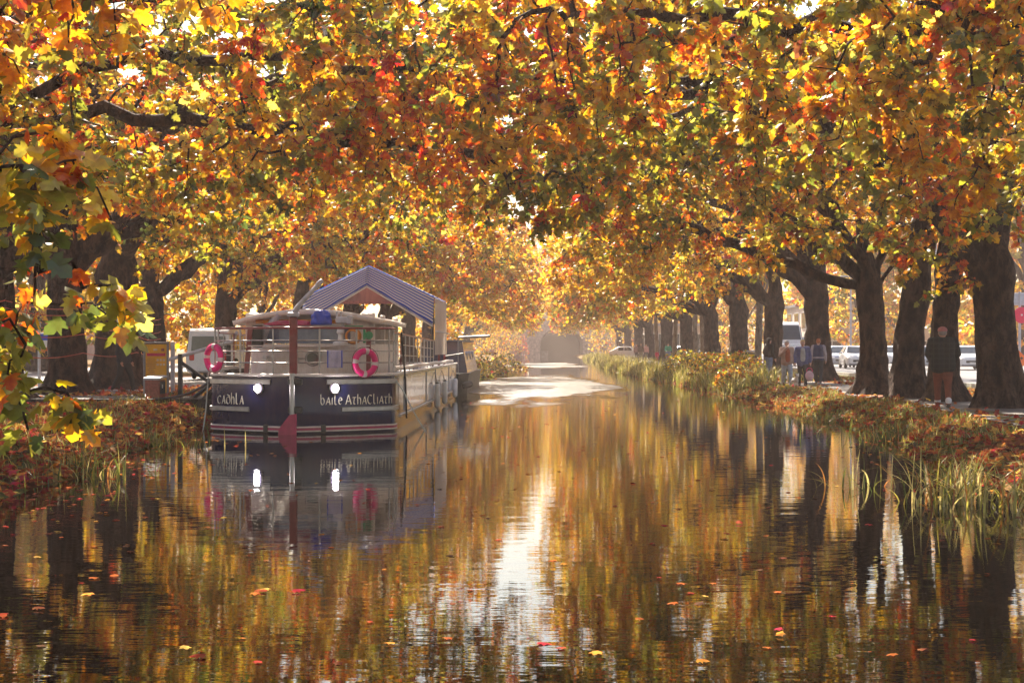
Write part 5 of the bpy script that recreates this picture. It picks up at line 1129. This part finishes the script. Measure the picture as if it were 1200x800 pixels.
# ------------------------------------------------------------------ vehicles
def car(label, loc, rz, paint, van=False, group=None):
    root = thing('parked_car' if not van else 'van', label, 'car' if not van else 'van', loc, rz, group)
    # stations along y (front at -y): (y, half width, z bottom, z belt, z top, top half width)
    if van: st = [(-2.45, .78, .35, .7, .74, .72), (-2.3, .92, .28, 1.0, 1.05, .85), (-1.6, .97, .26, 1.15, 1.22, .88), (-.9, .98, .26, 1.2, 2.0, .8), (-.4, .98, .26, 1.2, 2.12, .82), (2.2, .98, .28, 1.2, 2.12, .82), (2.4, .95, .32, 1.15, 2.0, .8), (2.45, .9, .4, 1.1, 1.9, .78)]
    else: st = [(-2.12, .62, .38, .58, .62, .58), (-2.05, .78, .26, .68, .72, .7), (-1.75, .86, .22, .82, .86, .74), (-1.0, .9, .2, .93, .98, .76), (-.25, .9, .2, .95, 1.40, .6), (.2, .9, .2, .95, 1.47, .62), (1.1, .9, .2, .96, 1.42, .6), (1.75, .88, .24, .97, 1.08, .68), (2.05, .8, .3, .9, .95, .7), (2.12, .7, .4, .8, .84, .62)]
    vs = []; fs = []; k = 10
    for y_, w, zb, zm, zt, tw in st:
        vs += [(-w * .9, y_, zb), (-w, y_, zb + .12), (-w, y_, zm - .05), (-w * .95, y_, zm), (-tw, y_, zt), (tw, y_, zt), (w * .95, y_, zm), (w, y_, zm - .05), (w, y_, zb + .12), (w * .9, y_, zb)]
    for j in range(len(st) - 1):
        for i_ in range(k): fs.append((j * k + i_, j * k + (i_ + 1) % k, (j + 1) * k + (i_ + 1) % k, (j + 1) * k + i_))
    fs += [tuple(range(k)), tuple((len(st) - 1) * k + i_ for i_ in range(k - 1, -1, -1))]
    m = MB(); m.add(vs, fs); body = m.build('body', paint, root); md = body.modifiers.new('b', 'BEVEL'); md.width = .05; md.segments = 2; md.limit_method = 'ANGLE'
    def quad(name, pts, push, mat='glass'):
        m = MB(); P = [Vector(p) for p in pts]; nn = (P[1] - P[0]).cross(P[3] - P[0]).normalized()
        m.prism([p + nn * .004 for p in P], nn * push); return m.build(name, mat, root, smooth=False)
    def stn(i_): return st[i_]
    if van: f0, f1, r0, r1 = 2, 3, 5, 7
    else: f0, f1, r0, r1 = 3, 4, 6, 7
    a, b_ = st[f0], st[f1]
    lerp = lambda p, q, t: tuple(p[i_] + (q[i_] - p[i_]) * t for i_ in range(3))
    bl, br, tl, tr = (-a[5] * .92, a[0], a[4]), (a[5] * .92, a[0], a[4]), (-b_[5] * .92, b_[0], b_[4]), (b_[5] * .92, b_[0], b_[4])
    quad('windscreen', [lerp(bl, tl, .06), lerp(br, tr, .06), lerp(br, tr, .92), lerp(bl, tl, .92)], .012)
    if van: quad('rear_window', [(.72, 2.46, 1.2), (-.72, 2.46, 1.2), (-.68, 2.45, 1.8), (.68, 2.45, 1.8)], .02)
    else:
        a, b_ = st[7], st[6]; quad('rear_window', [lerp((a[5] * .9, a[0], a[4]), (b_[5] * .9, b_[0], b_[4]), .1), lerp((-a[5] * .9, a[0], a[4]), (-b_[5] * .9, b_[0], b_[4]), .1), lerp((-a[5] * .9, a[0], a[4]), (-b_[5] * .9, b_[0], b_[4]), .9), lerp((a[5] * .9, a[0], a[4]), (b_[5] * .9, b_[0], b_[4]), .9)], .012)
    for sg in (1, -1):
        if van: ws = [(-.95, -.2), (0, 1.0), (1.2, 2.1)]; z0, z1, w0, w1 = 1.24, 1.9, .95, .85
        else: ws = [(-.2, .42), (.5, 1.1)]; z0, z1, w0, w1 = 1.0, 1.36, .855, .64
        for y0, y1 in ws:
            p = [(sg * w0, y0 - (.25 if y0 < -.1 else 0), z0), (sg * w0, y1, z0), (sg * w1, y1, z1), (sg * w1, y0, z1)]
            if sg < 0: p = [p[1], p[0], p[3], p[2]]
            quad('side_window', p, .012)
        hy = -2.0 if not van else -2.3
        m = MB(); m.ell((sg * .62, hy - (.03 if not van else .06), .66 if not van else .82), (.16, .1, .075), 12, 8); m.build('headlight', 'lampglass', root)
        m = MB(); m.box((sg * .7, 2.08 if not van else 2.44, .78 if not van else .95), (.2, .1, .14 if not van else .3), b=.03); m.build('tail_light', 'taillight', root)
        m = MB(); m.ell((sg * (.98 if not van else 1.06), -.55 if not van else -1.1, 1.0 if not van else 1.3), (.1, .06, .07 if not van else .12), 10, 8); m.build('mirror', paint, root)
        for y_ in (-1.35, 1.3):
            m = MB(); m.torus((sg * .82, y_, .33), .24, .09, (1, 0, 0), 22, 8); wl = m.build('wheel', 'rubber', root); m = MB(); m.tube([(sg * .78, y_, .33), (sg * .9, y_, .33)], .19, 14); m.build('rim', 'steel', wl)
    yf = -2.13 if not van else -2.44
    m = MB(); m.box((0, yf + .02, .5 if not van else .6), (.9, .06, .14), b=.02); m.build('grille', 'black', root)
    m = MB(); m.box((0, yf - .02, .42), (.5, .02, .1)); m.build('number_plate', 'white', root, smooth=False)
    m = MB(); m.box((0, yf + .06, .3), (1.4, .12, .12), b=.03); m.build('bumper', 'grey', root)
    return root
car('white van parked on the left road, seen past the lifebuoy', (at(257, 415, 66).x, 66, .51), R(182), 'carwhite', True)
def cx_(px, Y): return (px - VX) * Y / F
car('dark car with bright windscreen facing the camera, left of the white one', (cx_(984, 104), 104, .51), R(-6), 'carsilver')
car('white car facing the camera on the road left of the forked tree', (cx_(1003, 98), 98, .51), R(-4), 'carwhite')
car('white car showing between the man in rust trousers and the stout trunk', (cx_(1132, 92), 92, .51), R(-3), 'carwhite')
car('silver car glimpsed between the thick trunk and the man in rust trousers', (cx_(1087, 95), 95, .51), R(-4), 'carsilver')
car('sliver of a pale car in the gap between the paired trunks', (cx_(1047, 108), 108, .51), R(0), 'carwhite')
car('tall white and blue van behind the grey-haired walker', (cx_(920, 112), 112, .51), R(0), 'carwhite', True).scale = (1.1, 1.1, 1.5)
car('distant white car parked beyond the right bank walkers', (cx_(737, 172), 172, .51), R(80), 'carwhite')
car('distant silver car beyond the slim pale trunks', (cx_(806, 150), 150, .51), R(60), 'carsilver')

# ------------------------------------------------------------------ right side furniture, signs, buildings
bn = thing('litter_bin', 'black litter bin with pale frame between slim trunks on the towpath', 'bin', (cx_(879, 92), 92, .51))
m = MB(); m.box((0, 0, .55), (.7, .5, 1.0), b=.04); m.build('body', 'black', bn); m = MB(); m.box((0, 0, 1.12), (.8, .6, .1), b=.03); m.build('lid', 'lightgrey', bn); m = MB(); m.box((-.39, -.1, .55), (.06, .55, 1.1)); m.box((.39, -.1, .55), (.06, .55, 1.1)); m.build('frame', 'posterlite', bn, smooth=False); m = MB(); m.ell((0, -.25, .55), (.1, .01, .12)); m.build('badge', 'magenta', bn)
sp_ = thing('road_sign', 'red round sign under a grey panel on a pale post at the right edge', 'sign', (cx_(1195, 62), 62, .5))
m = MB(); m.tube([(0, 0, 0), (0, 0, 3.6)], .05, 10); m.build('post', 'lightgrey', sp_)
m = MB(); m.tube([(.06, -.07, 2.65), (.06, -.05, 2.65)], .33, 28); dd_ = m.build('round_plate', 'signred', sp_); m = MB(); m.box((.06, -.08, 2.66), (.07, .01, .07)); m.build('centre_mark', 'reflect', dd_, smooth=False)
m = MB(); m.box((0.05, .0, 3.3), (.75, .03, .5), b=.01); m.build('panel', 'lightgrey', sp_)
ws = thing('roadworks_sign', 'orange diamond roadworks sign with black symbol at the right edge', 'sign', (cx_(1193, 60), 60, .5))
m = MB(); m.prism([(-.42, 0, .85), (0, 0, .43), (.42, 0, .85), (0, 0, 1.27)], (0, .02, 0)); pz = m.build('diamond_plate', 'signorange', ws, smooth=False)
m = MB(); m.box((0, -.01, .86), (.05, .012, .34)); m.box((.0, -.01, .93), (.3, .012, .04)); m.ell((0, -.012, 1.06), (.045, .008, .045)); m.prism([(.12, -.015, .86), (.2, -.015, .93), (.12, -.015, 1.0)], (0, .012, 0)); m.box((-.05, -.01, .7), (.04, .012, .16), tilt=(0, .4)); m.box((.05, -.01, .7), (.04, .012, .16), tilt=(0, -.4)); m.build('symbol', 'black', pz, smooth=False)
m = MB(); m.tube([(0, .05, .0), (0, .05, 1.1)], .03, 8); m.tube([(-.3, .3, 0), (0, .05, .7), (.3, .3, 0)], .02, 6); m.build('stand', 'grey', ws)
def lamp_post(px, Y, h, lb):
    t = thing('lamp_post', lb, 'lamp post', (cx_(px, Y), Y, .5), 0, 'posts along the right-hand road')
    m = MB(); m.tube([(0, 0, 0), (0, 0, 1), (0, 0, h)], [.11, .085, .055], 10); m.tube([(0, 0, h), (-.3, 0, h + .35), (-1.0, 0, h + .45)], .04, 8); m.build('pole', 'lightgrey', t)
    m = MB(); m.ell((-1.2, 0, h + .43), (.32, .12, .07)); m.build('lamp_head', 'grey', t)
lamp_post(1179, 70, 7, 'pale lamp post just right of the stout trunk'); lamp_post(997, 120, 8, 'pale post rising behind the white car'); lamp_post(967, 84, 8, 'pale lamp post right of the slim trunk by the red-haired walker'); lamp_post(1009, 110, 6, 'thin pale post at the left edge of the forked tree'); lamp_post(1097, 100, 8, 'pale post showing in the gap left of the man in rust trousers')

def building(name, label, x0, x1, y0, y1, z1, wall, bays, floors, win='glass', frame='white', roofmat='grey', winw=.6, winh=.6, group=None):
    t = thing(name, label, 'building', (x0, y0, 0)); W = x1 - x0; D = y1 - y0
    m = MB(); m.box((W / 2, D / 2, z1 / 2), (W, D, z1)); m.build('wall', wall, t, smooth=False)
    m = MB(); m.box((W / 2, D / 2, z1 + .15), (W + .5, D + .5, .3)); m.build('roof', roofmat, t, smooth=False)
    for f_ in range(floors):
        zc = (f_ + .5) * z1 / floors
        for b_ in range(bays):
            xc = (b_ + .5) * W / bays; w = W / bays * winw; h_ = z1 / floors * winh
            m = MB(); m.box((xc, -.03, zc), (w, .1, h_)); fr_ = m.build('window', frame, t, smooth=False)
            m = MB()
            for ii_ in (-.25, .25): m.box((xc + ii_ * w, -.09, zc), (w * .44, .04, h_ * .9))
            m.build('pane', win, fr_, smooth=False)
        nb_ = max(2, int(D / 5))
        for b_ in range(nb_):
            yc = (b_ + .5) * D / nb_; m = MB(); m.box((-.03, yc, zc), (.1, D / nb_ * winw, z1 / floors * winh)); fr_ = m.build('window', frame, t, smooth=False); m = MB(); m.box((-.09, yc, zc), (.04, D / nb_ * winw * .9, z1 / floors * winh * .9)); m.build('pane', win, fr_, smooth=False)
    return t
M['greenglass'] = simple('green_grey_glass', (.20, .27, .24), .1, var=.15, scale=.4, spec=.9)
M['palewall'] = simple('pale_render', (.62, .52, .44), .9, var=.08, scale=.5)
M['brickwall'] = simple('pinkish_brick', (.36, .19, .15), .9, var=.15, scale=1.2)
building('office_building', 'glass-fronted office building across the road at the right edge', 37.5, 60, 84, 120, 13, 'lightgrey', 8, 4, 'greenglass', 'lightgrey', winw=.9, winh=.84)
building('pale_building', 'pale low building across the road behind the parked cars', 29, 46, 165, 185, 6.5, 'palewall', 5, 2)
building('terrace_house', 'pinkish brick house with pale windows above the bridge', -1, 11, 380, 396, 18, 'brickwall', 3, 4, 'lampglass', 'white')
building('terrace_house', 'brick house glimpsed left of the bridge through hazy leaves', -28, -9, 385, 400, 15, 'brickwall', 5, 3, 'lampglass', 'white')
building('garage', 'small pale shed with grey roof behind the three distant walkers', 13, 21, 196, 206, 4.6, 'palewall', 3, 1, 'glass', 'white', 'lightgrey')
building('terrace_house', 'long brick terrace beyond the left-hand road behind yellow trees', -62, -52, 70, 190, 10, 'brickwall', 3, 3, 'glass', 'white')
# bridge
br = thing('stone_bridge', 'low stone arch bridge closing the canal in the haze', 'bridge', (0, 300, 0))
def archpoly():
    cx0, hw, sp0, rise = 3.0, 4.2, 2.2, 3.6
    a = [(cx0 + hw * math.cos(R(t_)), sp0 + rise * math.sin(R(t_))) for t_ in np.linspace(0, 180, 25)]
    return cx0, hw, sp0, a
cx0, hw, sp0, apts = archpoly()
m = MB(); top = 6.9
out = [(26, -.8), (26, top), (-24, top), (-24, -.8), (cx0 - hw, -.8)] + apts[::-1] + [(cx0 + hw, -.8)]
top_pts = apts; vs = []; fs = []
for d_ in (0, 26):
    for (x_, z_) in apts: vs.append((x_, d_, z_))
    for (x_, z_) in apts: vs.append((x_, d_, top + .18 * math.cos((x_ - cx0) / 12)))
k = len(apts); o2 = 2 * k
for i_ in range(k - 1):
    fs.append((i_, i_ + 1, k + i_ + 1, k + i_)); fs.append((o2 + i_ + 1, o2 + i_, o2 + k + i_, o2 + k + i_ + 1)); fs.append((i_ + 1, i_, o2 + i_, o2 + i_ + 1)); fs.append((k + i_, k + i_ + 1, o2 + k + i_ + 1, o2 + k + i_))
m.add(vs, fs)
m.box(((26 + cx0 + hw) / 2, 13, 3.0), (26 - cx0 - hw, 26, 7.8)); m.box(((-24 + cx0 - hw) / 2, 13, 3.0), (24 + cx0 - hw, 26, 7.8)); m.build('wall', 'stone', br, smooth=False)
m = MB(); m.box((1, .2, 7.35), (50, .45, .8)); m.box((1, 25.8, 7.35), (50, .45, .8)); m.box((1, .18, 7.8), (50.4, .6, .14)); m.build('parapet', 'stone', br, smooth=False)
m = MB()
for i_ in range(k - 1):
    (xa, za), (xb, zb) = apts[i_], apts[i_ + 1]; f_ = 1.12
    oa = (cx0 + (xa - cx0) * f_, sp0 + (za - sp0) * 1.16); ob = (cx0 + (xb - cx0) * f_, sp0 + (zb - sp0) * 1.16)
    m.prism([(xa, -.06, za), (xb, -.06, zb), (ob[0], -.06, ob[1]), (oa[0], -.06, oa[1])], (0, .055, 0))
m.build('arch_ring', 'stone', br, smooth=False)
m = MB(); m.box((cx0 - hw + .8, 13, .3), (1.6, 25.6, 1.6)); m.build('inner_ledge', 'stonedark', br, smooth=False)
lg = thing('arch_backing', 'added black wall behind the bridge arch that darkens its opening', 'backing wall', (3.4, 327.5, 0))  # added black wall with bars, closes the vault so the arch opening stays dark
m = MB(); m.box((0, 0, 2), (10, .4, 5.6)); m.build('backing_panel', 'black', lg, smooth=False)
m = MB(); m.box((0, -.25, 4.75), (10.5, .4, .4)); m.box((0, -.25, 1.2), (9.4, .12, .3)); m.build('backing_bars', 'black', lg, smooth=False)
wl_ = thing('retaining_wall', 'pinkish stone wall left of the bridge arch', 'wall', (-8.5, 290, 0))
m = MB(); m.box((0, 0, 1.6), (7, .6, 4.2)); m.build('wall_face', 'brickwall', wl_, smooth=False); m = MB(); m.box((0, 0, 3.78), (7.3, .8, .16)); m.build('coping', 'concrete', wl_, smooth=False)
bush(-4.4, 288, 1.2, 4.6, 'red creeper bush against the wall left of the bridge arch', (0, .5, 2, 4, .2, .5, .2, 0, .5), .25, 500)

YB_ = (6, 3, .8, .2, 1, 2, .2, 3, .1)
for x, y, r, h, lb in [(-7.0, 262, 3.0, 7.5, 'golden bush by the water just left of the bridge'), (-10, 235, 3.4, 7.5, 'tall golden bush between the narrowboat and the bridge'), (10.2, 275, 3.6, 8.5, 'tall golden bush just right of the bridge arch'), (14.5, 225, 3.6, 7.0, 'golden bush right of the bridge beside the distant walkers'), (-10.5, 150, 2.6, 4.6, 'golden bush above the low green bank bush'), (-13.5, 160, 3, 5.5, 'rear golden bush far behind the narrowboat')]:
    bush(x, y, r, h, lb, YB_, .34, 1500, 'golden bushes near the bridge')
# ------------------------------------------------------------------ haze, light, camera
hz_me = MB(); hz_me.box((0, 290, 24), (1100, 680, 52)); hz = hz_me.build('haze', None, smooth=False)
mh, nt, out = nmat('haze_air'); pv = N(nt, 'ShaderNodeVolumePrincipled', Density=.0008, Anisotropy=.15); pv.inputs['Color'].default_value = (1, .82, .74, 1)
nt.links.new(pv.outputs[0], out.inputs['Volume']); hz.data.materials.append(mh); tag(hz, kind='stuff')
SUN_EL, SUN_AZ = 42.0, -16.0     # azimuth measured from +Y (down the canal), negative = to the left
w = bpy.data.worlds.new('World'); sc.world = w; w.use_nodes = True; wt = w.node_tree; wt.nodes.clear()
sky = wt.nodes.new('ShaderNodeTexSky'); sky.sky_type = 'NISHITA'; sky.sun_disc = False; sky.sun_elevation = R(SUN_EL); sky.sun_rotation = R(SUN_AZ); sky.air_density = 1.3; sky.dust_density = 1.5
bgn = wt.nodes.new('ShaderNodeBackground'); bgn.inputs[1].default_value = .055; wo = wt.nodes.new('ShaderNodeOutputWorld')
wt.links.new(sky.outputs[0], bgn.inputs[0]); wt.links.new(bgn.outputs[0], wo.inputs[0])
sd = bpy.data.lights.new('sun', 'SUN'); sd.energy = 5.0; sd.angle = R(.5); sd.color = (1, .87, .70)
so = bpy.data.objects.new('sun', sd); COL.objects.link(so)
dirv = Vector((math.sin(R(SUN_AZ)) * math.cos(R(SUN_EL)), math.cos(R(SUN_AZ)) * math.cos(R(SUN_EL)), math.sin(R(SUN_EL))))
so.rotation_euler = (-dirv).to_track_quat('-Z', 'Y').to_euler(); so.location = dirv * 60
cd = bpy.data.cameras.new('camera'); cd.sensor_width = 36; cd.lens = 36 * F / 1200; cd.shift_x = -(VX - 600) / 1200; cd.shift_y = (VY - 400) / 1200; cd.clip_end = 2000; cd.clip_start = .1
co = bpy.data.objects.new('camera', cd); COL.objects.link(co); co.location = (0, 0, EYE); co.rotation_euler = (R(90), 0, 0); sc.camera = co
sc.view_settings.view_transform = 'Standard'; sc.view_settings.look = 'None'; sc.view_settings.gamma = 1; sc.view_settings.exposure = 1.95
cy = sc.cycles; cy.use_denoising = True; cy.max_bounces = 7; cy.diffuse_bounces = 3; cy.glossy_bounces = 3; cy.transmission_bounces = 5; cy.volume_bounces = 0; cy.transparent_max_bounces = 8; cy.sample_clamp_indirect = 8
cy.use_adaptive_sampling = True; cy.adaptive_threshold = .02
try: cy.denoiser = 'OPENIMAGEDENOISE'; cy.denoising_input_passes = 'RGB_ALBEDO_NORMAL'
except Exception: pass
